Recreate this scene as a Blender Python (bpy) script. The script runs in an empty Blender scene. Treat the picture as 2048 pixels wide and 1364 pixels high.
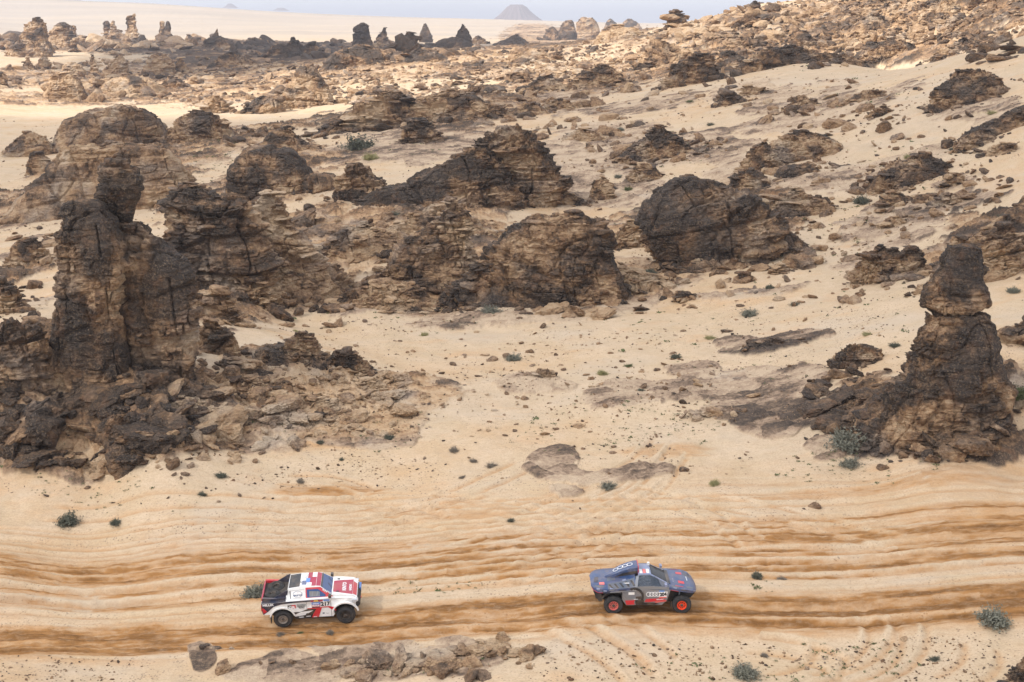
import bpy, math, random, colorsys
import numpy as np
from mathutils import Vector, Matrix

# ---------------------------------------------------------------- camera, sky, sun
sc = bpy.context.scene
C = sc.collection
R = math.radians
CAMH, PITCH, FPX = 28.0, R(13.58), 2650.0
cam_d = bpy.data.cameras.new('camera'); cam = bpy.data.objects.new('camera', cam_d); C.objects.link(cam)
cam.location = (0, 0, CAMH); cam.rotation_euler = (R(90) - PITCH, 0, 0)
cam_d.sensor_width = 36; cam_d.lens = 36 * FPX / 2048; cam_d.clip_start = .5; cam_d.clip_end = 60000
sc.camera = cam
sc.view_settings.view_transform = 'Standard'; sc.view_settings.look = 'None'
sc.view_settings.gamma = 1; sc.view_settings.exposure = 0.57
sc.cycles.max_bounces = 8; sc.cycles.diffuse_bounces = 3; sc.cycles.transparent_max_bounces = 24
sc.cycles.volume_bounces = 0
SUN = Vector((-0.62, -0.36, 0.66)).normalized()
w = bpy.data.worlds.new('World'); sc.world = w; w.use_nodes = True
nt = w.node_tree; bg = nt.nodes['Background']
sky = nt.nodes.new('ShaderNodeTexSky'); sky.sky_type = 'NISHITA'; sky.sun_disc = False
sky.sun_elevation = math.asin(SUN.z); sky.sun_rotation = math.atan2(SUN.x, SUN.y)
sky.air_density = 1.0; sky.dust_density = 1.0; sky.ozone_density = 1.0; sky.altitude = 900
veil = nt.nodes.new('ShaderNodeMix'); veil.data_type = 'RGBA'; veil.inputs['B'].default_value = (8.3, 8.35, 8.9, 1)   # thin high cloud whitening the sky
wn = nt.nodes.new('ShaderNodeTexNoise'); wn.inputs['Scale'].default_value = 2.2; wn.inputs['Detail'].default_value = 5
wr = nt.nodes.new('ShaderNodeMapRange'); wr.inputs['From Min'].default_value = .3; wr.inputs['From Max'].default_value = .7; wr.inputs['To Min'].default_value = .78; wr.inputs['To Max'].default_value = .97
nt.links.new(wn.outputs['Fac'], wr.inputs['Value']); nt.links.new(wr.outputs[0], veil.inputs['Factor'])
nt.links.new(sky.outputs[0], veil.inputs['A']); nt.links.new(veil.outputs['Result'], bg.inputs[0]); bg.inputs[1].default_value = 0.10
sl = bpy.data.lights.new('sun', 'SUN'); sl.energy = 4.2; sl.angle = R(2); sl.color = (1, .95, .88)
so = bpy.data.objects.new('sun', sl); C.objects.link(so)
so.rotation_euler = (-SUN).to_track_quat('-Z', 'Y').to_euler()

# ---------------------------------------------------------------- numpy noise
U = np.uint32
def hsh(*a):
    h = np.zeros(np.broadcast(*[np.asarray(v) for v in a]).shape, U) + U(0x9E3779B9)
    for k, v in enumerate(a):
        h ^= (np.asarray(v).astype(np.int64) & 0xffffffff).astype(U) * U([0x85EBCA6B, 0xC2B2AE35, 0x27D4EB2F, 0x165667B1][k % 4])
        h = (h ^ (h >> U(15))) * U(0x2C1B3C6D); h = (h ^ (h >> U(12))) * U(0x297A2D39)
    h ^= h >> U(15)
    return (h >> U(8)).astype(np.float32) / np.float32(16777216)
np.seterr(over='ignore')
def vn3(x, y, z, s=0):
    xi, yi, zi = np.floor(x), np.floor(y), np.floor(z)
    fx, fy, fz = x - xi, y - yi, z - zi
    fx = fx*fx*(3-2*fx); fy = fy*fy*(3-2*fy); fz = fz*fz*(3-2*fz)
    r = 0
    for a in (0, 1):
        for b in (0, 1):
            for c in (0, 1):
                r = r + hsh(xi+a, yi+b, zi+c, s) * ((fx if a else 1-fx) * (fy if b else 1-fy) * (fz if c else 1-fz))
    return (r * 2 - 1).astype(np.float32)
def vn2(x, y, s=0):
    xi, yi = np.floor(x), np.floor(y); fx, fy = x - xi, y - yi
    fx = fx*fx*(3-2*fx); fy = fy*fy*(3-2*fy); r = 0
    for a in (0, 1):
        for b in (0, 1):
            r = r + hsh(xi+a, yi+b, s) * ((fx if a else 1-fx) * (fy if b else 1-fy))
    return (r * 2 - 1).astype(np.float32)
def fb2(x, y, o=4, s=0, g=.5):
    r = 0; a = 1.0
    for k in range(o):
        r = r + a * vn2(x*2**k + 17.3*k, y*2**k - 9.1*k, s+k); a *= g
    return r
def fb3(x, y, z, o=3, s=0, g=.5):
    r = 0; a = 1.0
    for k in range(o):
        r = r + a * vn3(x*2**k + 17.3*k, y*2**k - 9.1*k, z*2**k + 4.7*k, s+k); a *= g
    return r
def sst(a, b, x):
    t = np.clip((x - a) / (b - a), 0, 1); return t*t*(3-2*t)
def blocks(x, y, z, L, asp, s, tilt=0.0, ang=.4):
    """jointed strata: returns block hash 0..1 and distance to the block's edge in units of L"""
    wz = vn3(x/(4*L), y/(4*L), z/(9*L), s+1)*.7*L + x*tilt
    wx = vn3(x/(2*L), y/(2*L), z/(1.5*L), s+2)*.8*L
    wy = vn3(x/(2*L), y/(2*L), z/(1.5*L), s+3)*.8*L
    q = (z + wz)/L; k = np.floor(q); fz = q - k
    c, n = math.cos(ang), math.sin(ang)
    aa = asp*(.6 + hsh(k, s+9))
    u = (x*c + y*n + wx)/(L*aa) + hsh(k, s+4)*9
    v = (-x*n + y*c + wy)/(L*aa) + hsh(k, s+5)*9
    i, j = np.floor(u), np.floor(v)
    eu, ev = np.minimum(u-i, 1-u+i)*aa, np.minimum(v-j, 1-v+j)*aa
    e = np.minimum(np.minimum(eu, ev), np.minimum(fz, 1-fz))
    return hsh(i, j, k, s+6), e

# ---------------------------------------------------------------- terrain
cp, sp = math.cos(PITCH), math.sin(PITCH)
def ray(px, py):
    a = (np.asarray(px, float) - 1024)/FPX; b = (np.asarray(py, float) - 682)/FPX
    return a, cp - b*sp, -sp - b*cp          # direction x, y, z
def pt_y(px, py, Y):
    dx, dy, dz = ray(px, py); t = Y/dy
    return dx*t, Y + 0*t, CAMH + dz*t
CTRL = []
for px, py, z in [                                              # pixel and ground height
    (0,1364,-.7),(1024,1364,-.6),(2048,1364,-.4),(0,1290,-1.9),(360,1262,-1.7),(720,1235,-1.4),(1024,1222,-1),(1400,1200,-.5),(2048,1165,.2),
    (-400,1290,-2.2),(-400,1100,-1.5),(-400,950,-.4),(0,1210,-1.6),(2450,1165,.6),(2450,1020,1.3),(2450,900,2.2),(2450,1364,-.2),
    (0,1130,-1.3),(1024,1130,-.5),(2048,1100,.5),(0,1000,-.8),(500,1000,-.4),(1024,1000,0),(1500,1000,.3),(2048,1000,1),
    (0,910,.5),(200,900,.7),(500,900,.3),(1024,900,.5),(1500,900,.9),(1750,920,1.2),(2048,900,1.8),
    (0,820,2.4),(200,820,2.5),(400,800,2.3),(650,800,1.2),(900,800,.8),(1400,800,1.3),(1650,830,2.),(1900,840,3.),(2048,800,4),
    (0,760,4.2),(250,760,4.2),(400,735,3.6),(600,720,2.8),(740,740,1.2),(600,640,.3),(820,690,.3),(900,640,.5),
    (50,600,.2),(50,500,.6),(700,600,1),(1024,640,.6),(1300,600,1.5),(1600,600,3),(1900,600,5.6),(2048,620,6.4),(1500,700,1.6),(1200,720,.9),
    (500,580,1.5),(600,480,3.2),(1300,540,2.2),(1650,500,4.5),(900,400,5.2),(1200,420,4),(1500,420,6),(1750,420,7),(2000,400,9.2),(1000,520,2.4),
    (900,300,7.6),(1200,300,8.3),(1600,300,10.5),(2000,300,13),(450,330,4),(50,400,.4),(200,400,1.8),
    (50,260,3),(420,270,5.2),(600,260,6.8),(900,200,11),(1200,200,12),(1600,200,15),(2000,190,18),(1400,150,16),(1650,125,19.5),(1900,120,21),(2040,80,25)]:
    dx, dy, dz = ray(px, py); t = (z - CAMH)/dz
    CTRL.append((float(dx*t), float(dy*t), z))
for px, py, Y in [(1650,85,375),(1650,20,430),(1700,-12,460),(1900,-60,450),(2040,-70,420),(2040,30,330),(1500,12,470),(1400,45,480),(1300,66,490),(1200,85,480),(1000,106,470),
    (1200,140,400),(1000,165,380),(900,192,350),(700,118,520),(600,170,430),(600,215,360),(600,240,325),(800,105,520),(1250,110,430),
    (300,190,450),(50,190,450),(50,222,380),(150,150,600),(300,140,620),(100,108,820),(400,104,850),(300,92,1000),(600,90,1100),(850,92,1100),
    (100,62,2000),(600,62,1900),(1000,66,1900),(0,25,3000),(0,-4,3800),(300,7,3800),(700,30,3700),(1000,39,3600),(1250,48,3500),(600,45,2800),(1250,62,2000),(2040,60,2000),(2040,55,3000),
    (-500,-10,3800),(2500,55,3500)]:
    x, y, z = pt_y(px, py, Y); CTRL.append((float(x), float(y), float(z)))
for px, Y, z in [(1650,335,13),(1900,300,17),(1650,700,16),(1900,800,14),(1400,700,12),(1100,700,9),(800,700,8),(2040,520,30),(1500,1200,10),(1900,1200,10),
    (0,5500,-5),(1000,5500,-5),(2040,5500,-5),(0,12000,-40),(1000,12000,-40),(2040,12000,-40),(0,30000,-90),(1000,30000,-90),(2040,30000,-90)]:
    CTRL.append((float(pt_y(px, 600, Y)[0]), Y, z))
for x, Y, z in [(-20,30,-1),(0,30,-1),(20,30,-.6),(-14,18,-1.5),(14,18,-1)]:
    CTRL.append((x, Y, z))
CTRL = np.array(CTRL)
def uv_(x, y): return 3.2*np.asarray(x)/np.asarray(y), 1.25*np.log(np.asarray(y))
def _tps(r2): return r2*np.log(r2 + 1e-9)
cu, cv = uv_(CTRL[:, 0], CTRL[:, 1]); n_ = len(CTRL)
A_ = _tps((cu[:, None]-cu)**2 + (cv[:, None]-cv)**2) + np.eye(n_)*.002
P_ = np.stack([np.ones(n_), cu, cv], 1)
S_ = np.linalg.solve(np.block([[A_, P_], [P_.T, np.zeros((3, 3))]]), np.concatenate([CTRL[:, 2], np.zeros(3)]))
def base_h(x, y):
    sh = np.shape(x); u, v = uv_(np.ravel(x), np.ravel(y)); out = np.empty(len(u))
    for i in range(0, len(u), 100000):
        a, b = u[i:i+100000], v[i:i+100000]
        out[i:i+100000] = _tps((a[:, None]-cu)**2 + (b[:, None]-cv)**2) @ S_[:n_] + S_[n_] + S_[n_+1]*a + S_[n_+2]*b
    return out.reshape(sh)
# fast lookup of the base terrain
GU = np.linspace(-.75, .75, 241); GV = np.linspace(math.log(15), math.log(32000), 700)
GH = base_h(GU[None, :]*np.exp(GV)[:, None], np.repeat(np.exp(GV)[:, None], 241, 1))
def ht0(x, y):
    x = np.asarray(x, float); y = np.maximum(np.asarray(y, float), 15.1)
    a = np.clip((x/y + .75)/1.5*240, 0, 239.999); b = np.clip((np.log(y) - GV[0])/(GV[-1]-GV[0])*699, 0, 698.999)
    i, j = a.astype(int), b.astype(int); fa, fb = a-i, b-j
    return (GH[j, i]*(1-fa) + GH[j, i+1]*fa)*(1-fb) + (GH[j+1, i]*(1-fa) + GH[j+1, i+1]*fa)*fb
def at(px, py, ymin=20.):
    """first hit of the photo's line of sight with the smooth terrain"""
    dx, dy, dz = ray(px, py)
    Y = np.exp(np.linspace(math.log(ymin), math.log(30000), 5000))
    t = Y/dy; h = ht0(dx*t, Y) - (CAMH + dz*t)
    k = int(np.argmax(h > 0)) if (h > 0).any() else len(Y)-1
    y = Y[k]
    return float(dx/dy*y), float(y), float(ht0(dx/dy*y, y))

# regions of bare rock: (px, py, half width px, half height px, rotation, kind, relief m, varnish)
REG = []
def region(px, py, hw, hh, kind, rel, varn, soft=.35, ymin=20.):
    if kind == 'slab' and py < 460: hw *= 1.3; hh *= 1.4
    if kind == 'slab' and py > 1200: rel *= .35
    x, y, z = at(px, py, ymin)
    y2 = at(px, py-hh, ymin)[1]; y1 = at(px, py+hh, ymin)[1]
    m = y/FPX
    REG.append((x, (y1+y2)/2, hw*m, max((y2-y1)/2, hw*m*.35), kind, rel, varn, soft))
for a in [ # talus under the left tower and the spur
    (180,860,330,105,'crag',.8,.45),(330,800,330,60,'crag',.7,.3),(560,790,230,70,'crag',.7,.2),(700,840,210,55,'crag',.45,.14),(820,785,160,45,'crag',.4,.2),(730,880,120,30,'slab',.5,.12),
    (470,880,150,60,'crag',.5,.2),(60,740,140,60,'crag',1,.6),(600,730,150,30,'crag',.8,.5),
    # middle
    (560,540,220,90,'crag',1,.3),(420,600,150,60,'crag',1,.4),(640,470,170,60,'crag',1,.2),(760,600,160,40,'slab',.35,.3),(850,590,120,40,'crag',.6,.3),(940,640,120,20,'slab',.5,.3),
    (860,470,180,70,'crag',1,.3),(900,520,120,60,'crag',.8,.25),(820,290,150,35,'slab',.5,.5),(1180,610,160,25,'slab',.5,.25),(1260,560,130,40,'crag',.5,.3),
    (1120,640,120,12,'slab',.5,.25),(880,420,170,60,'crag',1,.35),(1120,360,60,30,'slab',.4,.2),(1160,470,110,25,'crag',.6,.3),(1250,450,60,30,'crag',.6,.3),
    # gullies right
    (1330,775,150,36,'slab',.5,.42),(1480,785,170,55,'slab',.35,.36),(1560,830,140,34,'slab',.5,.8),(1380,740,90,20,'slab',.5,.4),(1540,690,80,22,'slab',.5,.85),(1600,665,60,18,'slab',.5,.6),
    (1250,800,70,22,'slab',.5,.25),(1400,830,50,18,'slab',.5,.1),(1620,890,60,22,'slab',.5,.2),(1500,865,60,14,'slab',.5,.15),(1120,935,75,28,'slab',.25,.6),(1160,985,60,18,'slab',.25,.35),(1250,950,90,18,'slab',.2,.2),
    (1850,850,190,80,'crag',.9,.5),(1740,800,120,60,'crag',.8,.55),(1990,760,80,80,'crag',.9,.5),(1070,770,95,20,'slab',.5,.3),(860,790,100,24,'slab',.25,.2),
    # right slope
    (1350,300,110,30,'slab',.6,.4),(1640,375,120,16,'slab',.5,.45),(1700,350,170,14,'slab',.5,.4),(1480,330,50,50,'slab',.7,.3),(1960,520,110,60,'crag',.8,.4),(2000,450,110,45,'crag',.8,.5),
    (1600,200,110,18,'slab',.5,.3),(1750,195,90,10,'slab',.5,.5),(1300,210,110,12,'slab',.5,.45),(1660,225,160,14,'slab',.5,.35),(1850,300,90,12,'slab',.4,.35),(1150,330,80,22,'slab',.5,.25),(1200,390,110,26,'slab',.5,.28),(1330,420,60,26,'slab',.5,.3),(1780,440,110,22,'slab',.45,.3),(1900,410,80,16,'slab',.4,.35),(1480,590,120,12,'slab',.5,.25),(1090,160,120,20,'crag',.8,.4),(1230,330,50,20,'slab',.4,.3),(1500,185,50,20,'slab',.5,.3),(1730,530,70,14,'slab',.4,.4),(1440,440,180,80,'crag',.8,.5),
    (1800,480,60,14,'slab',.4,.3),(1560,480,60,50,'crag',.6,.35),(1900,370,60,10,'slab',.4,.3),(1960,230,60,20,'slab',.5,.4),
    (1280,270,70,25,'slab',.5,.35),(1080,215,110,22,'slab',.5,.3),(930,230,150,35,'crag',1,.4),(760,220,130,35,'crag',1,.5),(1180,165,130,30,'crag',1,.4),(1380,130,130,35,'crag',1.2,.5),
    (1560,118,140,14,'crag',1.2,.6),(1800,105,140,16,'crag',1.2,.7),(1980,90,90,24,'crag',1.2,.6),(1120,290,50,22,'slab',.4,.2),(1180,260,60,14,'slab',.4,.3),
    # left middle ground
    (210,350,220,90,'crag',1.2,.35),(60,430,110,25,'slab',.5,.3),(160,390,160,40,'crag',1,.3),(30,560,60,60,'crag',.8,.5),(60,500,60,20,'slab',.5,.3),(520,270,90,25,'crag',1.2,.4),
    (500,380,160,80,'crag',1.2,.4),(110,690,60,60,'crag',.8,.5),(60,610,60,14,'slab',.4,.3),(210,620,90,120,'crag',.8,.5),
    # bottom
    (860,1318,260,62,'slab',.4,.34),(620,1345,160,40,'slab',.35,.25),(760,1290,120,26,'slab',.35,.3),(430,1300,60,30,'slab',.35,.4),(1000,1290,80,16,'slab',.2,.2),(2046,1330,30,40,'slab',.4,.9)]:
    region(*a)
for a in [ # sunlit hills beyond the shaded ridge
    (900,140,420,45,'hill',1.6,.28,.3,310.),(1250,110,330,60,'hill',1.8,.3,.3,330.),(1650,60,420,60,'hill',2.2,.33,.3,335.),(1950,20,330,80,'hill',2.2,.36,.3,310.),
    (500,170,260,40,'hill',1.6,.25,.3,340.),(150,160,260,22,'hill',1.6,.25,.35,400.),(120,200,220,14,'hill',1.4,.2,.3,400.),(100,95,260,14,'hill',3,.5,.3,500.),
    (350,95,200,12,'hill',3,.5,.3,500.),(700,100,300,16,'hill',2,.7,.3,460.),(380,150,120,20,'hill',1.4,.3,.3,400.)]:  # the darkest entry has the far cloud's shade put into its varnish
    region(*a)

RUT = [(59.2,.6,.8),(60.7,1.75,1.7),(64.4,.35,.6),(65.5,.9,.95),(67.5,1.2,1.0),(69.6,.8,.85),(73.6,.5,.32),(75.8,.5,.3)]
def roadline(x):           # depth of the main track along x
    return 60.9 + .018*(x+16) + .25*np.sin(x*.13 + 1)
def ground(x, y):
    """final height and surface attributes at world x, y"""
    x = np.asarray(x, float); y = np.asarray(y, float); b = ht0(x, y)
    sh = x.shape; x = x.ravel(); y = y.ravel(); b = b.ravel()
    lod = np.clip(y/100, .5, 40)
    z = b + .28*fb2(x/9, y/9, 3, 5)*sst(74, 95, y) + .07*fb2(x/1.9, y/2.3, 3, 8)*(.35 + .65*sst(70, 80, y)) + .03*fb2(x/.6, y/.6, 2, 9)*(1-sst(200, 300, y)) + 1.2*fb2(x/60, y/60, 2, 31)*sst(200, 500, y)*(1-sst(2500, 3400, y))
    z += 5*fb2(x/500 + y/900, y/260, 3, 61)*sst(1300, 2200, y)*(1-sst(3000, 3700, y))
    wx = x + 1.5*fb2(x/6, y/6, 3, 11)*np.clip(y/90, 1, 6); wy = y + 1.5*fb2(x/6+50, y/6, 3, 12)*np.clip(y/90, 1, 6)
    rock = np.zeros(len(x)); rel = np.zeros(len(x)); varn = np.zeros(len(x)); hill = np.zeros(len(x)); wsum = np.full(len(x), 1e-6); crag = np.zeros(len(x))
    for (cx, cy, rx, ry, kind, r_, v_, soft) in REG:
        k = np.nonzero((np.abs(wx-cx) < rx*1.4) & (np.abs(wy-cy) < ry*1.4))[0]
        if not len(k): continue
        d = np.sqrt(((wx[k]-cx)/rx)**2 + ((wy[k]-cy)/ry)**2)
        m = 1 - sst(1-soft, 1+soft*.6, d)
        rock[k] = np.maximum(rock[k], m); rel[k] = np.maximum(rel[k], r_*m); varn[k] += v_*m; wsum[k] += m
        if kind == 'hill': hill[k] = np.maximum(hill[k], m)
        if kind != 'slab': crag[k] = np.maximum(crag[k], m)
    varn /= wsum
    mott = fb2(x/3.1*np.sqrt(1/lod), y/3.1*np.sqrt(1/lod), 4, 21)
    mott = mott + .5*fb2(x*1.3, y*1.3, 3, 23)
    rk = sst(.28, .62, rock*1.35 + mott*.5 - .3)
    k = np.nonzero(rock > .02)[0]
    vv = varn.copy()
    if len(k):
        X, Y, B, RL = x[k], y[k], z[k], rel[k]
        S = np.where(hill[k] > .5, 3.2, 1.15)*np.where(Y > 600, 2., 1.)
        zz = np.zeros(len(k)); hh = np.zeros(len(k))
        for (sc_, am, sd, asx) in ((1., 1., 40, 1.), (.42, .55, 47, 1.3), (.17, .3, 53, 1.5)):
            s_ = S*sc_
            wxx = X + .5*s_*fb2(X/s_*.5, Y/s_*.5, 3, sd); wyy = Y + .5*s_*fb2(X/s_*.5+9, Y/s_*.5, 3, sd+1)
            u = (wxx*.93 + wyy*.36)/(s_*2.2*asx); v = (-wxx*.36 + wyy*.93)/(s_*1.25)
            u = u + hsh(np.floor(v), sd+2)*5
            i, j = np.floor(u), np.floor(v); e = np.minimum(np.minimum(u-i, 1-u+i)*2, np.minimum(v-j, 1-v+j))
            h_ = hsh(i, j, sd); ee = sst(0, .16, e)
            slope = (u-i-.5)*(hsh(i, j, sd+3)-.5) + (v-j-.5)*(hsh(i, j, sd+4)-.2)
            zz += am*(h_ + slope*1.0 - .10*(1-ee)); hh += (h_-.5)*am
        rough = np.where(crag[k] > .3, 1., .5)
        zz = zz - .35 + .5*fb2(X/(S*4), Y/(S*4), 3, 71)
        z[k] = z[k] + RL*.52*rough*zz*sst(.05, .5, rock[k])*(.3+.7*rk[k])
        z[k] += .14*(1-crag[k])*rk[k]*(Y < 300)*(.25+.75*sst(66, 76, Y))
        sandfill = sst(-.25, .05, zz + (rock[k]-.55)*1.3 + .25*mott[k])
        rk[k] = np.minimum(rk[k]*1.3, 1)*sandfill
        vv[k] = np.clip(varn[k]*np.where(crag[k] > .3, .92, .62) + .36*hh + .26*fb2(X/(S*5), Y/(S*5), 3, 77) + .1*(zz-.2), 0, 1)
    # damp churned sand and ruts of the track
    near = np.nonzero((y > 50) & (y < 90))[0]
    trk = np.zeros(len(x))
    if len(near):
        X, Y = x[near], y[near]
        yy = Y - (roadline(X) - 60.9) + .22*fb2(X/13, Y/4, 2, 91)
        fade = 1 - .93*sst(12, -6, X)*sst(69.6, 71.6, yy)
        T = np.zeros(len(near)); D = np.zeros(len(near))
        str_ = fb2(X/5., yy/.30, 5, 95, .6); st2 = fb2(X/16 + 7, yy/.95, 4, 96, .6)
        for (qx_, qy_, hx_, hy_, s_) in PATCH:
            T = np.maximum(T, 1.6*s_*(1-sst(.6, 1.15, np.sqrt(((X-qx_)/hx_)**2 + ((Y-qy_)/hy_)**2) + .25*st2)))
        for c, hw, s_ in RUT:
            d = np.abs(yy - c - .3*vn2(X/17, Y*0+c, 5))/hw
            m = (1-sst(.55, 1.35, d + (.28 if hw < 1.5 else .12)*st2))
            T = np.maximum(T, m*s_*(.75 + (.35 if hw < 1.5 else .22)*str_)*fade); D -= fade*(.13*s_*np.exp(-(d*1.3)**4) - .09*s_*np.exp(-((d-1.35)*3.5)**2))
        band = sst(57, 59.5, yy)*(1-.7*sst(71, 72, yy))*(1-sst(77, 82, yy))*(1-.85*sst(61.9, 62.5, yy)*(1-sst(63.8, 64.6, yy)))
        fade = 1 - .93*sst(12, -6, X)*sst(69.6, 71.6, yy)
        T = np.maximum(T, band*sst(-.55, .35, st2 + .6*str_)*.95*fade*(1-.6*sst(70.5, 72, yy)))
        z[near] += D*.5 + band*(.014*str_ + .01*st2)*(1-.7*sst(70.5, 72, yy))*fade + (.05*np.abs(fb2(X/1.3, yy/.5, 3, 98)) + .05*np.abs(fb2(X/.5, yy/.35, 2, 88)))*np.minimum(T, 1)
        # narrow wheel tracks curving up the slope
        for (x0, y0, x1, y1, bend) in TRK:
            L = math.hypot(x1-x0, y1-y0); tx, ty = (x1-x0)/L, (y1-y0)/L
            a_ = ((X-x0)*tx + (Y-y0)*ty)/L; p_ = -(X-x0)*ty + (Y-y0)*tx - bend*4*a_*(1-a_)
            ins = (a_ > 0) & (a_ < 1)
            for off in (-.8, .8):
                g = np.exp(-((p_-off)/.2)**2)*ins*sst(0, .06, a_)*(1-sst(.94, 1, a_))
                z[near] -= .10*g; z[near] += .04*np.exp(-((p_-off-.38)/.13)**2)*ins; T = np.maximum(T, .4*g) - .42*np.exp(-((p_-off-.38)/.16)**2)*ins*(T > .08)
        T[(Y > 86)] *= .4
        T = np.maximum(T, 0)*(1 + .35*fb2(X/1.1, Y/.35, 3, 99))
        trk[near] = np.clip(T, 0, 1.5)*(1-rk[near])
    return z.reshape(sh), rk.reshape(sh), vv.reshape(sh), trk.reshape(sh), (1-crag).reshape(sh)
PATCH = []
for (px, py, hw, hh, s_) in [(650,988,130,24,.42),(860,1022,230,26,.45),(1180,1030,160,22,.3),(1750,985,330,22,.3),(1900,1015,260,16,.4),(1330,900,110,18,.25),(1080,1000,120,14,.25),(700,890,110,10,.2),(250,1075,200,10,.14)]:
    a_ = at(px, py); PATCH.append((a_[0], a_[1], hw*a_[1]/FPX, abs(at(px, py-hh)[1]-at(px, py+hh)[1])/2, s_))
def wl(ax, ay, bx, by, bend=0.):
    a = at(ax, ay); b = at(bx, by); return (a[0], a[1], b[0], b[1], bend)
TRK = [wl(700,1060,1050,930,-.8), wl(560,1010,900,1050,1.2), wl(880,1090,1330,880,-2.), wl(930,1100,1360,900,-2.4), wl(1000,1090,1340,930,-2), wl(560,960,740,990,.8),
       wl(760,1000,1200,1080,1.5), wl(640,1050,1100,1010,.5), wl(1250,980,1500,1090,1), wl(1100,1080,2040,1020,.6), wl(1050,1060,1900,1060,-.8), wl(500,1090,1000,1000,.6),
       wl(1400,1000,1800,1090,.5), wl(300,1100,760,1000,.6), wl(1000,1160,1250,1040,-1), wl(1650,1364,1760,1245,-1.2), wl(1700,1364,1820,1240,-1.), wl(1500,1290,1700,1350,.8), wl(1090,1250,1280,1364,.6), wl(1180,1240,1330,1330,.4),
       wl(1560,1364,1660,1300,-.8), wl(1900,1364,1960,1290,-.6)]
_r = random.Random(4)
for _k in range(15):      # long tyre marks running with the track
    _y = _r.choice([59.3, 60.8, 61.4, 64.9, 65.8, 66.6, 67.5, 68.6, 69.7, 70.6, 71.8, 73.2, 74.6, 76, 78]) + _r.uniform(-.4, .4); _x0 = _r.uniform(-75, -20); _x1 = _r.uniform(-5, 75)
    TRK.append((_x0, _y + .018*_x0, _x1, _y + .018*_x1 + _r.uniform(-1.2, 1.2), _r.uniform(-.5, .5)))

# ---------------------------------------------------------------- materials
class NT:
    def __init__(s, name):
        s.m = bpy.data.materials.new(name); s.m.use_nodes = True; s.t = s.m.node_tree
        s.b = s.t.nodes['Principled BSDF']; s.l = s.t.links
    def n(s, ty, **k):
        o = s.t.nodes.new(ty)
        for a, v in k.items(): setattr(o, a, v)
        return o
    def set(s, sock, v):
        if isinstance(v, bpy.types.NodeSocket): s.l.new(v, sock)
        else: sock.default_value = v
    def mix(s, f, a, b, mode='MIX'):
        o = s.n('ShaderNodeMix', data_type='RGBA', blend_type=mode)
        s.set(o.inputs['Factor'], f); s.set(o.inputs['A'], a); s.set(o.inputs['B'], b); return o.outputs['Result']
    def math(s, op, a, b=0.0, c=0.0, clamp=False):
        o = s.n('ShaderNodeMath', operation=op, use_clamp=clamp)
        s.set(o.inputs[0], a); s.set(o.inputs[1], b); s.set(o.inputs[2], c); return o.outputs[0]
    def noise(s, scale, det=4, vec=None, rough=.55, dim='3D'):
        o = s.n('ShaderNodeTexNoise'); o.inputs['Scale'].default_value = scale; o.inputs['Detail'].default_value = det; o.inputs['Roughness'].default_value = rough
        if vec is not None: s.l.new(vec, o.inputs['Vector'])
        return o.outputs['Fac']
    def vor(s, scale, vec=None, feature='F1', out='Distance'):
        o = s.n('ShaderNodeTexVoronoi', feature=feature); o.inputs['Scale'].default_value = scale
        if vec is not None: s.l.new(vec, o.inputs['Vector'])
        return o.outputs[out]
    def ramp(s, f, *stops):
        o = s.n('ShaderNodeValToRGB'); e = o.color_ramp.elements
        while len(e) < len(stops): e.new(.5)
        for q, (p, c) in zip(e, stops): q.position = p; q.color = c if len(c) == 4 else (*c, 1)
        s.set(o.inputs[0], f); return o.outputs['Color']
    def attr(s, name, out='Fac'):
        o = s.n('ShaderNodeAttribute', attribute_name=name); return o.outputs[out]
    def map(s, vec, scale):
        o = s.n('ShaderNodeMapping'); o.inputs['Scale'].default_value = scale; s.l.new(vec, o.inputs['Vector']); return o.outputs[0]
    def bump(s, h, strength, dist):
        o = s.n('ShaderNodeBump'); o.inputs['Strength'].default_value = strength; o.inputs['Distance'].default_value = dist
        s.l.new(h, o.inputs['Height']); s.l.new(o.outputs[0], s.b.inputs['Normal']); return o
def rgb(r, g, b): return (r, g, b, 1)
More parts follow.
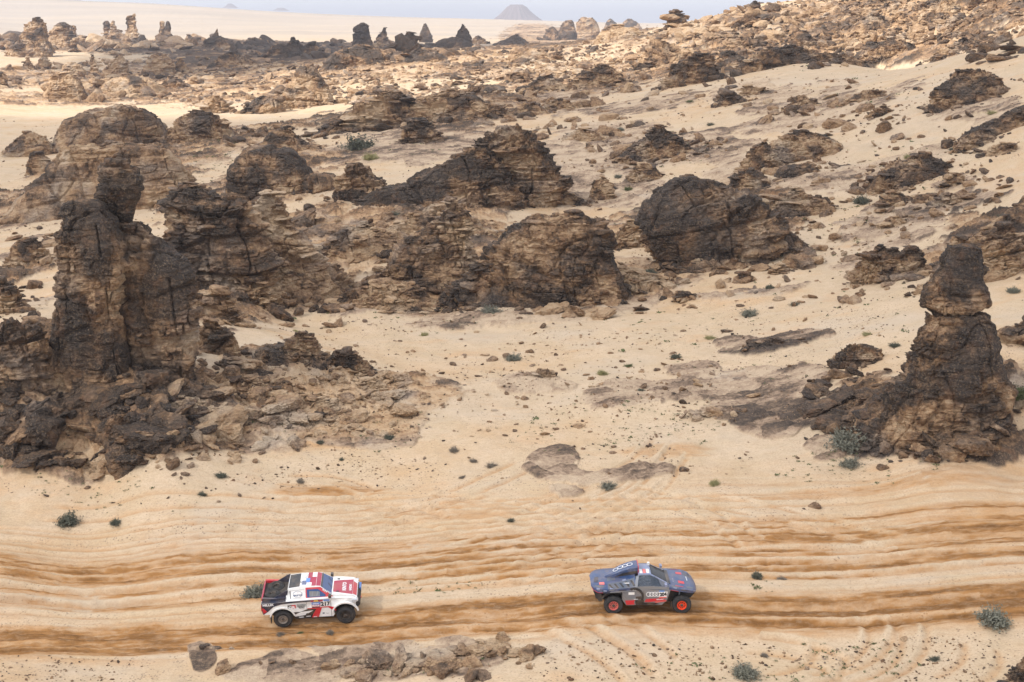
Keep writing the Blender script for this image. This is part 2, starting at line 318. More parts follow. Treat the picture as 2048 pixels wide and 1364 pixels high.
def rockcol(M, varn, pos, slab=None):
    """weathered sandstone: tan to brown to black desert varnish"""
    n1 = M.noise(.55, 5, pos, .62); n2 = M.noise(3.2, 5, pos, .65); n3 = M.noise(11, 3, pos)
    strat = M.noise(1., 4, M.map(pos, (.25, .25, 2.6)), .6)
    v = M.math('ADD', varn, M.math('MULTIPLY', M.math('SUBTRACT', n1, .5), .75))
    v = M.math('ADD', v, M.math('MULTIPLY', M.math('SUBTRACT', n2, .5), .85))
    v = M.math('ADD', v, M.math('MULTIPLY', M.math('SUBTRACT', strat, .5), .22))
    c = M.ramp(v, (0, (.52, .37, .23)), (.2, (.44, .29, .165)), (.36, (.34, .21, .115)), (.5, (.20, .12, .066)), (.66, (.088, .057, .037)), (.95, (.045, .034, .027)))
    grey = M.ramp(v, (0, (.50, .41, .31)), (.3, (.34, .28, .225)), (.55, (.15, .122, .10)), (.9, (.06, .05, .045)))
    gm_ = M.ramp(M.noise(.23, 3, pos), (.5, (0, 0, 0)), (.7, (.75, .75, .75)))
    rust = M.math('MULTIPLY', M.ramp(M.noise(.9, 4, pos, .6), (.54, (0, 0, 0)), (.66, (.8, .8, .8))), M.ramp(v, (.3, (0, 0, 0)), (.45, (1, 1, 1)), (.7, (.5,)*3)))
    c = M.mix(rust, c, rgb(.20, .105, .055))
    if slab is not None: gm_ = M.math('MAXIMUM', gm_, M.math('MULTIPLY', slab, .5))
    c = M.mix(gm_, c, grey)
    spk = M.math('MULTIPLY', M.ramp(M.noise(6.5, 4, pos, .7), (.53, (0, 0, 0)), (.60, (1, 1, 1))), M.ramp(n1, (.4, (.25,)*3), (.6, (.8,)*3)))
    c = M.mix(M.math('MULTIPLY', spk, .62), c, rgb(.31, .215, .135))
    c = M.mix(M.ramp(M.noise(14, 3, pos, .6), (.30, (.55,)*3), (.42, (0, 0, 0))), c, rgb(.035, .028, .023))
    c = M.mix(M.ramp(n3, (.58, (0, 0, 0)), (.75, (.35, .35, .35))), c, rgb(.33, .235, .15))
    return c, n2, n3
def mat_rock():
    M = NT('weathered_sandstone'); pos = M.n('ShaderNodeTexCoord').outputs['Object']
    geo = M.n('ShaderNodeNewGeometry').outputs['Position']
    c, n2, n3 = rockcol(M, M.attr('varn'), geo)
    M.set(M.b.inputs['Base Color'], c); M.b.inputs['Roughness'].default_value = .8; M.b.inputs['Specular IOR Level'].default_value = .3
    h = M.math('ADD', M.noise(4.5, 6, geo, .7), M.math('MULTIPLY', M.noise(1.6, 5, M.map(geo, (.5, .5, 4.5)), .6), .8))
    wv = M.n('ShaderNodeVectorMath', operation='ADD'); M.l.new(geo, wv.inputs[0]); wn_ = M.n('ShaderNodeTexNoise'); wn_.inputs['Scale'].default_value = 1.1; M.l.new(geo, wn_.inputs['Vector']); M.l.new(wn_.outputs['Color'], wv.inputs[1])
    for sc_, w_ in ((.7, 5), (1.9, 3), (4.5, 1.6)):
        h = M.math('ADD', h, M.math('MULTIPLY', M.math('MINIMUM', M.vor(sc_, M.map(wv.outputs[0], (.7, .7, 2.0)), 'DISTANCE_TO_EDGE'), .07), w_))
    M.bump(h, 1., .22)
    return M.m
def mat_ground():
    M = NT('desert_sand'); geo = M.n('ShaderNodeNewGeometry').outputs['Position']
    sep = M.n('ShaderNodeSeparateXYZ'); M.l.new(geo, sep.inputs[0])
    rockc, n2, n3 = rockcol(M, M.attr('varn'), geo, M.attr('slab'))
    big = M.noise(.045, 5, geo, .6); mid = M.noise(.35, 5, geo, .6); fine = M.noise(9, 4, geo, .7); grain = M.noise(38, 2, geo)
    sand = M.ramp(big, (.34, (.49, .385, .27)), (.5, (.505, .385, .25)), (.64, (.52, .35, .20)))
    sand = M.mix(M.ramp(mid, (.4, (0, 0, 0)), (.66, (.8, .8, .8))), sand, rgb(.57, .44, .305))
    sand = M.mix(M.ramp(M.noise(.16, 4, M.map(geo, (1, 1.8, 1)), .65), (.56, (0, 0, 0)), (.72, (.6, .6, .6))), sand, rgb(.54, .335, .18))
    sand = M.mix(M.ramp(fine, (.45, (0, 0, 0)), (.70, (.6, .6, .6))), sand, rgb(.33, .235, .145))
    sand = M.mix(M.ramp(M.noise(2.6, 4, M.map(geo, (.6, 1.5, 1)), .7), (.50, (0, 0, 0)), (.70, (.42, .42, .42))), sand, rgb(.40, .275, .165))
    sand = M.mix(M.ramp(M.noise(.085, 5, M.map(geo, (1, 1.6, 1)), .65), (.52, (0, 0, 0)), (.68, (.6, .6, .6))), sand, rgb(.47, .385, .29))
    # gravel specks
    gm = M.ramp(M.noise(.12, 4, geo), (.42, (0, 0, 0)), (.6, (1, 1, 1)))
    sp_ = M.math('MULTIPLY', M.math('LESS_THAN', M.vor(5.5, geo), .27), M.math('GREATER_THAN', M.noise(1.7, 3, geo), .5))
    sand = M.mix(M.math('MULTIPLY', M.math('MULTIPLY', sp_, gm), .75), sand, rgb(.17, .125, .09))
    # far pale plain
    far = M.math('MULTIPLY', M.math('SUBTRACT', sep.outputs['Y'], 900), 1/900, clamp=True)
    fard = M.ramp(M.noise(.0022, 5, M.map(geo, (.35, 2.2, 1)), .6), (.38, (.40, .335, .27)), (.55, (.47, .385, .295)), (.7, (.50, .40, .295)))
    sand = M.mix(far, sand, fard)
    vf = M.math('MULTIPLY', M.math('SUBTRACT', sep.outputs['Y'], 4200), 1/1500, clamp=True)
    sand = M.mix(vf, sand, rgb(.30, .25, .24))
    tk = M.attr('track')
    tn = M.noise(1., 5, M.map(geo, (.32, 3.2, 1)), .6)
    tk2 = M.math('MULTIPLY', tk, M.math('ADD', .8, M.math('MULTIPLY', tn, .7)), clamp=True)
    cl = M.ramp(M.noise(2.8, 5, M.map(geo, (.7, 1.5, 1)), .65), (.35, (.72,)*3), (.62, (1.15,)*3))
    tk2 = M.math('MULTIPLY', tk2, cl, clamp=True)
    tdk = M.math('MULTIPLY', M.math('SUBTRACT', tk, .5), 1.3, clamp=True)
    sand = M.mix(tk2, sand, M.mix(M.math('ADD', M.math('MULTIPLY', M.ramp(tn, (.35, (0, 0, 0)), (.65, (1, 1, 1))), .45), M.math('MULTIPLY', tdk, .65), clamp=True), rgb(.46, .235, .085), rgb(.185, .088, .030)))
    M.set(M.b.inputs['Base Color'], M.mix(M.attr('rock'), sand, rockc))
    M.b.inputs['Roughness'].default_value = .92; M.b.inputs['Specular IOR Level'].default_value = .12
    rip = M.noise(1., 5, M.map(geo, (.7, 4.5, 1)), .6)
    h = M.math('ADD', M.math('MULTIPLY', fine, .35), M.math('MULTIPLY', grain, .12))
    h = M.math('ADD', h, M.math('MULTIPLY', rip, M.math('ADD', .08, M.math('MULTIPLY', tk, 1.3))))
    h = M.math('ADD', h, M.math('MULTIPLY', M.math('MULTIPLY', M.noise(3.4, 5, geo, .7), tk), 1.6))
    h = M.math('ADD', h, M.math('MULTIPLY', M.attr('rock'), M.math('MULTIPLY', M.noise(4.5, 6, geo, .7), 1.6)))
    M.bump(h, .65, .12)
    return M.m
ROCK, GROUND = mat_rock(), mat_ground()
def flatmat(name, col, rough=.5, metal=0., spec=.5, coat=0., bump=None):
    M = NT(name); M.b.inputs['Base Color'].default_value = (*col, 1); M.b.inputs['Roughness'].default_value = rough
    M.b.inputs['Metallic'].default_value = metal; M.b.inputs['Specular IOR Level'].default_value = spec; M.b.inputs['Coat Weight'].default_value = coat
    return M

# ---------------------------------------------------------------- mesh helpers
def mk(name, v, f, mat=None, parent=None, attrs=None, smooth=False, loc=None):
    """f: (n, 3) or (n, 4) array, or list of such"""
    fs = f if isinstance(f, list) else [f]
    fs = [np.asarray(q) for q in fs if len(q)]
    me = bpy.data.meshes.new(name); v = np.asarray(v, np.float32)
    me.vertices.add(len(v)); me.vertices.foreach_set('co', v.ravel())
    idx = np.concatenate([q.ravel() for q in fs]).astype(np.int32)
    st = []; o = 0
    for q in fs:
        st.append(o + np.arange(len(q))*q.shape[1]); o += q.size
    st = np.concatenate(st).astype(np.int32)
    me.loops.add(len(idx)); me.loops.foreach_set('vertex_index', idx)
    me.polygons.add(len(st)); me.polygons.foreach_set('loop_start', st)
    me.polygons.foreach_set('use_smooth', np.full(len(st), smooth, bool))
    me.update(calc_edges=True)
    for k, a in (attrs or {}).items():
        at_ = me.attributes.new(k, 'FLOAT', 'POINT'); at_.data.foreach_set('value', np.asarray(a, np.float32))
    if mat: me.materials.append(mat)
    o = bpy.data.objects.new(name, me); C.objects.link(o)
    if parent: o.parent = parent
    if loc is not None: o.location = loc
    return o
def tag(o, label=None, cat=None, group=None, kind=None):
    for k, v in (('label', label), ('category', cat), ('group', group), ('kind', kind)):
        if v: o[k] = v
    return o
def gridf(r, c, wrap=False):
    i = np.arange(r-1)[:, None]; j = np.arange(c if wrap else c-1)[None, :]; j2 = (j+1) % c
    return np.stack([i*c+j, i*c+j2, (i+1)*c+j2, (i+1)*c+j], -1).reshape(-1, 4)

# ---------------------------------------------------------------- the ground sheet
QUICK = False
rows = np.concatenate([np.linspace(18, 50, 60)[:-1], np.arange(50, 90, .10), 90*np.exp(np.arange(0, math.log(1200/90), .0027)), 1200*np.exp(np.linspace(0, math.log(26000/1200), 330))[1:]])
us = np.concatenate([np.linspace(-.72, -.42, 90)[:-1], np.linspace(-.42, .42, 1180), np.linspace(.42, .72, 90)[1:]])
gx = (us[None, :]*np.maximum(rows, 40)[:, None]); gy = np.repeat(rows[:, None], len(us), 1)
gz, grk, gvv, gtk, gsl = ground(gx, gy)
gr = mk('ground', np.stack([gx, gy, gz], -1).reshape(-1, 3), gridf(len(rows), len(us)), GROUND, attrs={'rock': grk.ravel(), 'varn': gvv.ravel(), 'track': gtk.ravel(), 'slab': gsl.ravel()}, smooth=True)
tag(gr, 'pale orange desert sand with bare rock and churned wheel tracks', kind='structure')
def gnd(x, y):
    """height of the finished ground (nearest vertices of the sheet)"""
    x = np.asarray(x, float); y = np.asarray(y, float)
    j = np.clip(np.searchsorted(rows, y), 1, len(rows)-1); u = x/np.maximum(y, 40); i = np.clip(np.searchsorted(us, u), 1, len(us)-1)
    fy = np.clip((y-rows[j-1])/(rows[j]-rows[j-1]), 0, 1); fx = np.clip((u-us[i-1])/(us[i]-us[i-1]), 0, 1)
    return (gz[j-1, i-1]*(1-fx) + gz[j-1, i]*fx)*(1-fy) + (gz[j, i-1]*(1-fx) + gz[j, i]*fx)*fy

# ---------------------------------------------------------------- angular stones
def ico(sub):
    t = (1+5**.5)/2
    v = [(-1,t,0),(1,t,0),(-1,-t,0),(1,-t,0),(0,-1,t),(0,1,t),(0,-1,-t),(0,1,-t),(t,0,-1),(t,0,1),(-t,0,-1),(-t,0,1)]
    v = [np.array(q)/np.linalg.norm(q) for q in v]
    f = [(0,11,5),(0,5,1),(0,1,7),(0,7,10),(0,10,11),(1,5,9),(5,11,4),(11,10,2),(10,7,6),(7,1,8),(3,9,4),(3,4,2),(3,2,6),(3,6,8),(3,8,9),(4,9,5),(2,4,11),(6,2,10),(8,6,7),(9,8,1)]
    for _ in range(sub):
        c = {}; g = []
        def m(a, b):
            k = (min(a, b), max(a, b))
            if k not in c:
                q = v[a]+v[b]; v.append(q/np.linalg.norm(q)); c[k] = len(v)-1
            return c[k]
        for a, b, d in f:
            x, y, z = m(a, b), m(b, d), m(d, a); g += [(a,x,z),(b,y,x),(d,z,y),(x,y,z)]
        f = g
    return np.array(v), np.array(f)
ICO = {k: ico(k) for k in (1, 2, 3)}
rng = np.random.default_rng(7)
def stone(sub, seed, flat=.6):
    r = np.random.default_rng(seed); d, f = ICO[sub]
    n = r.normal(size=(11, 3)); n /= np.linalg.norm(n, axis=1)[:, None]
    n = np.concatenate([n, [[0,0,1],[0,0,-1]]]); off = np.concatenate([r.uniform(.62, .95, 11), [.6, .6]])
    q = d @ n.T; q = np.where(q > .05, off/np.maximum(q, .05), 9)
    rad = np.minimum(q.min(1), 1.15)
    v = d*rad[:, None]; v = v*(1 + .05*r.normal(size=(len(v), 1)))
    v *= np.array([r.uniform(.9, 1.35), r.uniform(.7, 1.0), flat*r.uniform(.7, 1.2)])
    return v
STONES = {s: [stone(s, 100*s+i, (.35, .55, .8)[i % 3]) for i in range(18)] for s in (1, 2, 3)}
def rots(n, r, tilt=.45):
    a = r.uniform(0, 6.283, n); b = r.normal(0, tilt, n); c = r.normal(0, tilt, n)
    ca, sa, cb, sb, cc, sc_ = np.cos(a), np.sin(a), np.cos(b), np.sin(b), np.cos(c), np.sin(c)
    Z = np.zeros(n); O = np.ones(n)
    Rz = np.stack([ca,-sa,Z, sa,ca,Z, Z,Z,O], -1).reshape(n,3,3); Rx = np.stack([O,Z,Z, Z,cb,-sb, Z,sb,cb], -1).reshape(n,3,3); Ry = np.stack([cc,Z,sc_, Z,O,Z, -sc_,Z,cc], -1).reshape(n,3,3)
    return Rx @ Ry @ Rz
def stone_mesh(P, S, V, r, sub, tilt=.45, kind=None):
    """P: centres (n,3), S: sizes, V: varnish; returns vertex, face and varnish arrays"""
    n = len(P); Rm = rots(n, r, tilt); which = r.integers(0, 18, n) if kind is None else np.full(n, kind)
    nv = len(ICO[sub][0]); out = np.empty((n, nv, 3), np.float32)
    for k in range(18):
        i = np.nonzero(which == k)[0]
        if len(i): out[i] = np.einsum('nij,vj->nvi', Rm[i], STONES[sub][k])*S[i][:, None, None] + P[i][:, None, :]
    f = (ICO[sub][1][None] + (np.arange(n)*nv)[:, None, None]).reshape(-1, 3)
    va = np.repeat(V[:, None], nv, 1) + .12*np.repeat(vn3(P[:, 0]*9, P[:, 1]*9, P[:, 2])[:, None], nv, 1)
    return out.reshape(-1, 3), f, va.ravel()

# ---------------------------------------------------------------- outcrops
OUT = []
def section_stack(rows_, Yc, ratio, base_dv, rsq=.72, dmax=None):
    """rows_: (py, xl, xr) in the photo, bottom first, -> world stack at depth Yc"""
    R_ = []
    for py, xl, xr in rows_:
        x0, _, z = pt_y(xl, py, Yc); x1 = pt_y(xr, py, Yc)[0]
        R_.append((float(z), float(x0+x1)/2, max(float(x1-x0)/2, .02)))
    return R_
def build_stack(R_, Yc, ratio, seed, L, amp, varn, mpp, ratfix=None, tilt=0., lean=0., top_dark=.15, rough=1., sq=.75, mass=0., zs=1.):
    """closed surface swept through elliptic sections, broken into jointed strata"""
    R_ = [(R_[0][0]-2.5*L, R_[0][1], R_[0][2]*1.25)] + R_
    hmax = max(r[2] for r in R_)
    z = np.array([r[0] for r in R_]); cx = np.array([r[1] for r in R_]); hw = np.array([r[2] for r in R_])
    s = np.concatenate([[0], np.cumsum(np.hypot(np.diff(z), np.diff(hw)))])
    z = np.append(z, z[-1] + .12*hw[-1]); cx = np.append(cx, cx[-1]); hw = np.append(hw, .01); s = np.append(s, s[-1] + R_[-1][2])
    per = 2*math.pi*hmax*(.5+.5*ratio)
    nth = int(np.clip(per/mpp*.8, 40, 620)); nt_ = int(np.clip(s[-1]/mpp*.9, 20, 460))
    t = np.linspace(0, s[-1], nt_)
    Z, CX, HW = np.interp(t, s, z), np.interp(t, s, cx), np.interp(t, s, hw)
    ker = np.ones(max(1, nt_//90)*2+1); ker /= len(ker)
    def smo(a): return np.convolve(np.pad(a, len(ker)//2, 'edge'), ker, 'valid')
    CX, HW2 = smo(CX), smo(HW); HW = np.where(t > s[-2], np.minimum(HW, HW2), HW2)
    th = np.linspace(0, 2*math.pi, nth, endpoint=False)
    e = sq
    ct, st = np.sign(np.cos(th))*np.abs(np.cos(th))**e, np.sign(np.sin(th))*np.abs(np.sin(th))**e
    HD = HW*ratio
    if ratfix: HD = np.minimum(HD, ratfix) if ratfix > 0 else HD
    X = CX[:, None] + HW[:, None]*ct; Y = Yc + HD[:, None]*st + lean*(Z-Z[0])[:, None]; ZZ = np.repeat(Z[:, None], nth, 1)
    dx = [np.gradient(a, axis=0) for a in (X, Y, ZZ)]
    du = [(np.roll(a, -1, 1)-np.roll(a, 1, 1))/2 for a in (X, Y, ZZ)]
    N = np.cross(np.stack(du, -1), np.stack(dx, -1)); N /= np.linalg.norm(N, axis=-1)[..., None] + 1e-9
    x, y, zz = X.ravel(), Y.ravel(), ZZ.ravel(); so_ = seed*37.7
    xs, ys = x + so_, y - so_; zr_ = zz; zz = zz*zs
    k = L
    big = fb3(xs/(5*k), ys/(5*k), zz/(5*k), 2, seed)
    h1, e1 = blocks(xs, ys, zz, 1.35*k, 2.2, seed+10, tilt)
    h2, e2 = blocks(xs, ys, zz*(1/zs)**.5, .5*k, 2.0, seed+30, tilt, 1.1)
    h3_, e3 = blocks(xs, ys, zz/zs, .2*k, 1.8, seed+50, tilt, .1)
    lay = hsh(np.floor((zz + .5*k*vn3(xs/(5*k), ys/(5*k), zz*0, seed) + x*tilt)/(.33*k)), seed+3)
    massive = sst(-.25, .35, fb3(xs/(3.2*k), ys/(3.2*k), zz/(2.2*k), 2, seed+70) + mass)*.9
    jq = []                                                              # upright joints: two sets of planes, broken off at random
    for ja, jl in ((.5, 2.3), (2.0, 1.7)):
        q_ = (xs*math.cos(ja) + ys*math.sin(ja) + .35*k*vn3(xs/(2*k), ys/(2*k), zz/(1.2*k), seed+63) + .12*zz)/(jl*k); qi = np.round(q_); lvl = np.floor(zr_/(1.7*k) + hsh(qi, seed)*5)
        jq.append(np.where(hsh(qi, lvl, seed+5) > .45, np.abs(q_-qi + .5*(hsh(qi, seed+6)-.5))*jl, 9))
    vj = np.minimum(*jq)    # smooth faces against broken ones
    br = 1 - massive
    d = amp*k*((.75 if not mass else .4)*big + (.75*(h1-.5))*sst(0, .16, e1)*(.5+.5*br) - .30*(1-sst(0, .13, e1))*(.35+.65*br)
        + (.60*(h2-.5)*sst(0, .14, e2) - .16*(1-sst(0, .12, e2)))*(.2+.8*br) + .30*(h3_-.5)*sst(0, .16, e3)*(.25+.75*br) + .22*(lay-.5)*(.15+.85*br) - .27*np.exp(-(vj/.05)**2)
        + .10*fb3(xs/(.5*k), ys/(.5*k), zz/(.5*k), 3, seed+80)*rough)
    d = d.reshape(X.shape); fadeT = np.clip(HW[:, None]/(.8*k), .25, 1)
    d = d*fadeT
    Px = X + N[..., 0]*d; Py = Y + N[..., 1]*d; Pz = ZZ + N[..., 2]*d*.9
    top = sst(.25, .9, (ZZ-z[1])/(z[-1]-z[1]+1e-6)).ravel()
    # desert varnish: by block, richer on the crown, missing where slabs have fallen away
    patch = fb3(xs/(2.4*k), ys/(2.4*k), zz/(1.6*k), 4, seed+90, .6)
    va = varn + .20*(h1-.5) + .22*(h2-.5) + .38*patch + top_dark*.6*(top*1.5-.6) + .17*massive - .13*br - .14*br*(hsh(np.floor(h3_*97), seed+8) > .55) - .10*br*sst(.1, -.2, d.ravel()/(amp*k))
    zz = zr_
    return np.stack([Px, Py, Pz], -1).reshape(-1, 3), gridf(nt_, nth, True)[:, ::1], np.clip(va, 0, 1), (x, y, zz)

def outcrop(name, label, stacks, varn=.6, L=1., amp=1., ratio=.8, seed=1, tilt=0., cat='rock outcrop', group=None, Y=None, base=None, stones=60, ssz=None, sq=.75, topd=.15, lean=0., ymin=20., fixd=None, rot=0., mass=0., zs=1.):
    """stacks: lists of (py, xl, xr) outlines read off the photo, bottom first"""
    b = stacks[0][0]; cxp = (b[1]+b[2])/2
    bx, by, bz = at(cxp, b[0], ymin) if Y is None else (0, Y, 0)
    V, F, A = [], [], []; off = 0
    hwm = (b[2]-b[1])/2*by/FPX
    Yc0 = by + hwm*ratio*1.0
    r = np.random.default_rng(seed+500)
    mpp = by/FPX*1.7
    S0 = None
    for i, sk in enumerate(stacks):
        extra = 0.; ms, zv, dv = mass, zs, 0.
        if isinstance(sk, tuple):
            if len(sk) > 2: ms, zv = sk[2:4]
            if len(sk) > 4: dv = sk[4]
            sk, extra = sk[:2]
        R_ = section_stack(sk, Yc0 + extra, ratio, 0)
        v, f, a, _ = build_stack(R_, Yc0 + extra, ratio, seed+i*7, L, amp, varn + dv, mpp, fixd, tilt, lean, topd, 1., sq, ms, zv)
        V.append(v); F.append(f+off); A.append(a); off += len(v)
        if S0 is None: S0 = v
    # loose and half buried blocks on and round it
    if stones:
        ssz = ssz or L*.55
        k = int(stones*.75) if cat != 'rock tower' else 0; vv = np.concatenate(V); zmin = gnd(np.mean(vv[:, 0]), Yc0)
        idx = r.integers(0, len(vv), k*3); idx = idx[vv[idx, 2] > gnd(vv[idx, 0], vv[idx, 1]) - .3*L][:k]
        P1 = vv[idx].astype(float); s1 = ssz*r.lognormal(-.25, .5, len(idx))*(.72 if not mass else .5)
        a_ = np.concatenate(A)[idx]
        m = stones - k; an = r.uniform(0, 2*math.pi, m); rr = 1 + np.abs(r.normal(0, .22, m))
        px_ = np.mean([q[1] for q in section_stack(stacks[0], Yc0, 1, 0)][:1]) + np.cos(an)*hwm*rr; py_ = Yc0 + np.sin(an)*hwm*ratio*rr
        s2 = ssz*r.lognormal(-.5, .5, m)*.9
        P2 = np.stack([px_, py_, gnd(px_, py_) + s2*.15], -1)
        P = np.concatenate([P1, P2]); S_2 = np.concatenate([s1, s2]); W = np.concatenate([a_, np.clip(varn + r.normal(0, .16, m), 0, 1)])
        on = np.arange(len(P)) < len(P1)
        for sub, sel, tl_, sq_ in ((2, (S_2/mpp > 4) & ~on, .3, 1.), (1, (S_2/mpp <= 4) & ~on, .3, 1.), (2, on, .14, .68)):
            if sel.any():
                v, f, a = stone_mesh(P[sel]*[1, 1, 1/sq_], S_2[sel], W[sel], r, sub, tl_); v[:, 2] *= sq_
                V.append(v); F.append(f+off); A.append(a); off += len(v)
    v = np.concatenate(V); org = np.array([float(np.mean(S0[:, 0])), Yc0, float(gnd(np.mean(S0[:, 0]), Yc0))])
    o = mk(name, v - org, F, ROCK, attrs={'varn': np.concatenate(A)}, loc=org)
    tag(o, label, cat, group)
    OUT.append(o); return o
def mound(xl, xr, yt, yb, pk=.5, p=1.6, q=.7, n=7, wob=0., seed=0, yr=None):
    """a hump's outline between xl and xr, yb (foot) and yt (top), its top at pk"""
    r = random.Random(seed*31+5); rows_ = []
    X = xl + (xr-xl)*pk
    for i in range(n):
        s = i/(n-1)*.96; w_ = (1-s**(p*.8))**(q*1.1); wb = wob + .05; j1, j2 = r.uniform(-wb, wb), r.uniform(-wb, wb)
        rows_.append((yb + (yt-yb)*s, X-(X-xl)*min(1.15, w_*(1+j1)), X+(xr-X)*min(1.15, w_*(1+j2))))
    return rows_
M_ = mound
# --- the big ones, their outlines row by row
outcrop('rock_tower', 'tall dark twin sandstone tower carrying a balanced knob rock', [
    [(800,92,275),(740,96,268),(680,98,258),(600,103,250),(520,103,243),(480,108,240),(450,112,234),(435,118,232),(425,118,216),(408,128,212),(402,134,204)],
    ([(745,252,388),(680,250,395),(620,244,398),(570,238,392),(540,232,382),(515,226,362),(495,220,345),(475,216,322),(458,214,300),(446,212,284)], 1.6),
    ([(470,215,285),(446,226,276),(436,222,279),(420,205,284),(405,199,288),(392,194,291),(380,195,294),(368,202,286),(358,206,288),(346,212,276),(336,212,270),(326,220,258)], 1.6, 0., 1., .1)],
    varn=.72, L=1.25, amp=.8, ratio=.62, seed=3, cat='rock tower', stones=60, sq=.62, topd=.2, mass=.2, zs=.5)
outcrop('hoodoo', 'dark hoodoo with a wide overhanging cap above a pinched neck', [
    [(900,1700,1990),(860,1705,2005),(830,1735,2012),(800,1770,2018),(770,1800,2020),(735,1818,2005),(700,1832,1995),(660,1845,1984),(640,1850,1980),(630,1854,1976),(624,1860,1968)],
    ([(640,1875,1950),(624,1870,1955),(617,1852,1968),(608,1840,1982),(580,1850,1983),(560,1864,1976),(548,1870,1972),(538,1882,1978),(515,1886,1976),(498,1889,1972),(489,1893,1966)], .3, 0., .8, .06)],
    varn=.76, L=1.0, amp=.7, ratio=.75, seed=11, cat='rock tower', stones=160, ssz=.42, zs=.7, topd=.25, ymin=70)
outcrop('boulder_mound', 'broken dark rubble mound sloping left from the foot of the capped hoodoo', [M_(1655,1900,745,880,.8,1.5,.8,seed=3), M_(1800,2040,800,905,.4,1.6,.7)], varn=.68, L=.8, amp=1.1, ratio=.55, seed=14, stones=300, ssz=.55)
outcrop('rock_wall', 'dark layered rock wall running off the left edge beside the twin tower', [[(800,-90,95),(760,-90,98),(720,-90,97),(690,-85,92),(668,-80,70),(656,-60,40)]], varn=.62, L=1.0, ratio=.5, seed=21, stones=30)
outcrop('rock_shoulder', 'dark rounded shoulder leaning on the right side of the twin tower', [M_(380,492,633,722,.4,2.2,.55)], varn=.62, L=.9, ratio=.7, seed=23, stones=25, topd=.1)
outcrop('rock_outcrop', 'small knobbly dark rock on the spur right of the twin tower', [M_(490,655,688,738,.55,2,.6), M_(575,642,660,705,.4,2.2,.5)], varn=.6, L=.6, ratio=.5, seed=24, stones=60)
outcrop('rock_outcrop', 'dark crumbling tip ending the spur above the pale slabs', [M_(640,748,702,748,.4,1.8,.6)], varn=.6, L=.5, ratio=.6, seed=25, stones=90, ssz=.35)
outcrop('rock_outcrop', 'low brown broken ledge between the tower foot and the spur tip', [M_(400,560,712,760,.4,1.8,.7)], varn=.45, L=.5, ratio=.5, seed=26, stones=80, ssz=.35)
outcrop('rock_outcrop', 'dark craggy buttress rising behind the right half of the twin tower', [[(600,322,560),(540,325,540),(480,328,515),(435,332,505),(405,338,480),(382,345,440),(365,354,415)], M_(430,560,440,610,.3,1.6,.8)], varn=.54, L=1.5, amp=1.15, ratio=.6, seed=31, stones=160, ssz=.8)
outcrop('rock_dome', 'huge dark rounded boulder crowning the left middle ridge', [
    [(400,470,640),(380,458,640),(360,457,632),(335,462,618),(315,475,600),(303,495,585),(297,510,565)], ([(420,560,690),(395,570,690),(370,580,686),(350,590,668)], 0), (M_(465,590,290,340,.4,1.8,.7,wob=.08,seed=3), .5, 0., 1.)], varn=.66, L=1.6, amp=.6, ratio=.7, seed=33, stones=40, ssz=.8, topd=.1, mass=.25, zs=.8, Y=None, ymin=130)
outcrop('rock_slope', 'tan and grey rock slope beneath the dark crowning boulder', [M_(415,700,375,600,.42,1.5,.85,wob=.03,seed=2)], varn=.32, L=1.8, amp=.7, ratio=.5, seed=34, stones=120, ssz=.7, topd=.35)
outcrop('rock_outcrop', 'jagged layered crest above the dark crowning boulder', [M_(510,640,250,312,.5,1.5,.8,wob=.1,seed=4)], varn=.52, L=.9, ratio=.6, seed=35, stones=90, ssz=.5)
outcrop('rock_outcrop', 'dark blocky rocks joining the crowning boulder to the pyramid', [M_(655,790,325,405,.35,2.2,.6,wob=.05,seed=5)], varn=.6, L=1.2, ratio=.6, seed=36, stones=60, ssz=.7)
outcrop('rock_pyramid', 'dark rock pyramid with stepped left arm in the middle of the slope', [
    [(410,860,1120),(380,880,1128),(350,905,1120),(325,925,1112),(300,935,1100),(282,950,1078),(266,972,1055),(255,995,1035)], (M_(690,1075,282,420,.74,1.3,.95,wob=.07,seed=6), -2.)], varn=.68, L=1.4, amp=1., ratio=.5, seed=38, stones=200, ssz=.75)
outcrop('rock_slope', 'brown broken rock slope below the stepped left arm', [M_(740,1000,410,480,.55,1.5,.8,wob=.05,seed=8)], varn=.30, L=1.3, amp=.9, ratio=.5, seed=39, stones=160, ssz=.6)
outcrop('rock_cone', 'narrow cone of stacked dark blocks above a smooth tan apron', [
    [(585,755,965),(550,768,960),(520,785,950),(490,805,945),(460,845,955),(430,875,950),(405,882,925),(392,890,912)]], varn=.50, L=1.1, amp=1., ratio=.55, seed=41, stones=90, ssz=.7, topd=.35)
outcrop('rock_dome', 'broad dark dome with a stepped ledge crown in the centre', [
    [(625,880,1290),(600,895,1270),(560,935,1250),(520,975,1232),(480,1000,1222),(455,1035,1206),(440,1062,1190),(432,1090,1165)], (M_(1060,1190,424,480,.5,2,.6), 1), (M_(890,1100,490,615,.7,1.4,.9,wob=.08,seed=2), -1., 0., 1.)], varn=.72, L=1.5, amp=.75, ratio=.5, seed=43, stones=120, ssz=.7, topd=.1, mass=.15, tilt=.06, zs=.8)
outcrop('boulder_mound', 'tumbled black blocks spilling left off the broad central dome', [M_(865,1010,520,618,.7,1.3,.9,wob=.05,seed=9)], varn=.72, L=.9, amp=1.2, ratio=.5, seed=44, stones=240, ssz=.6)
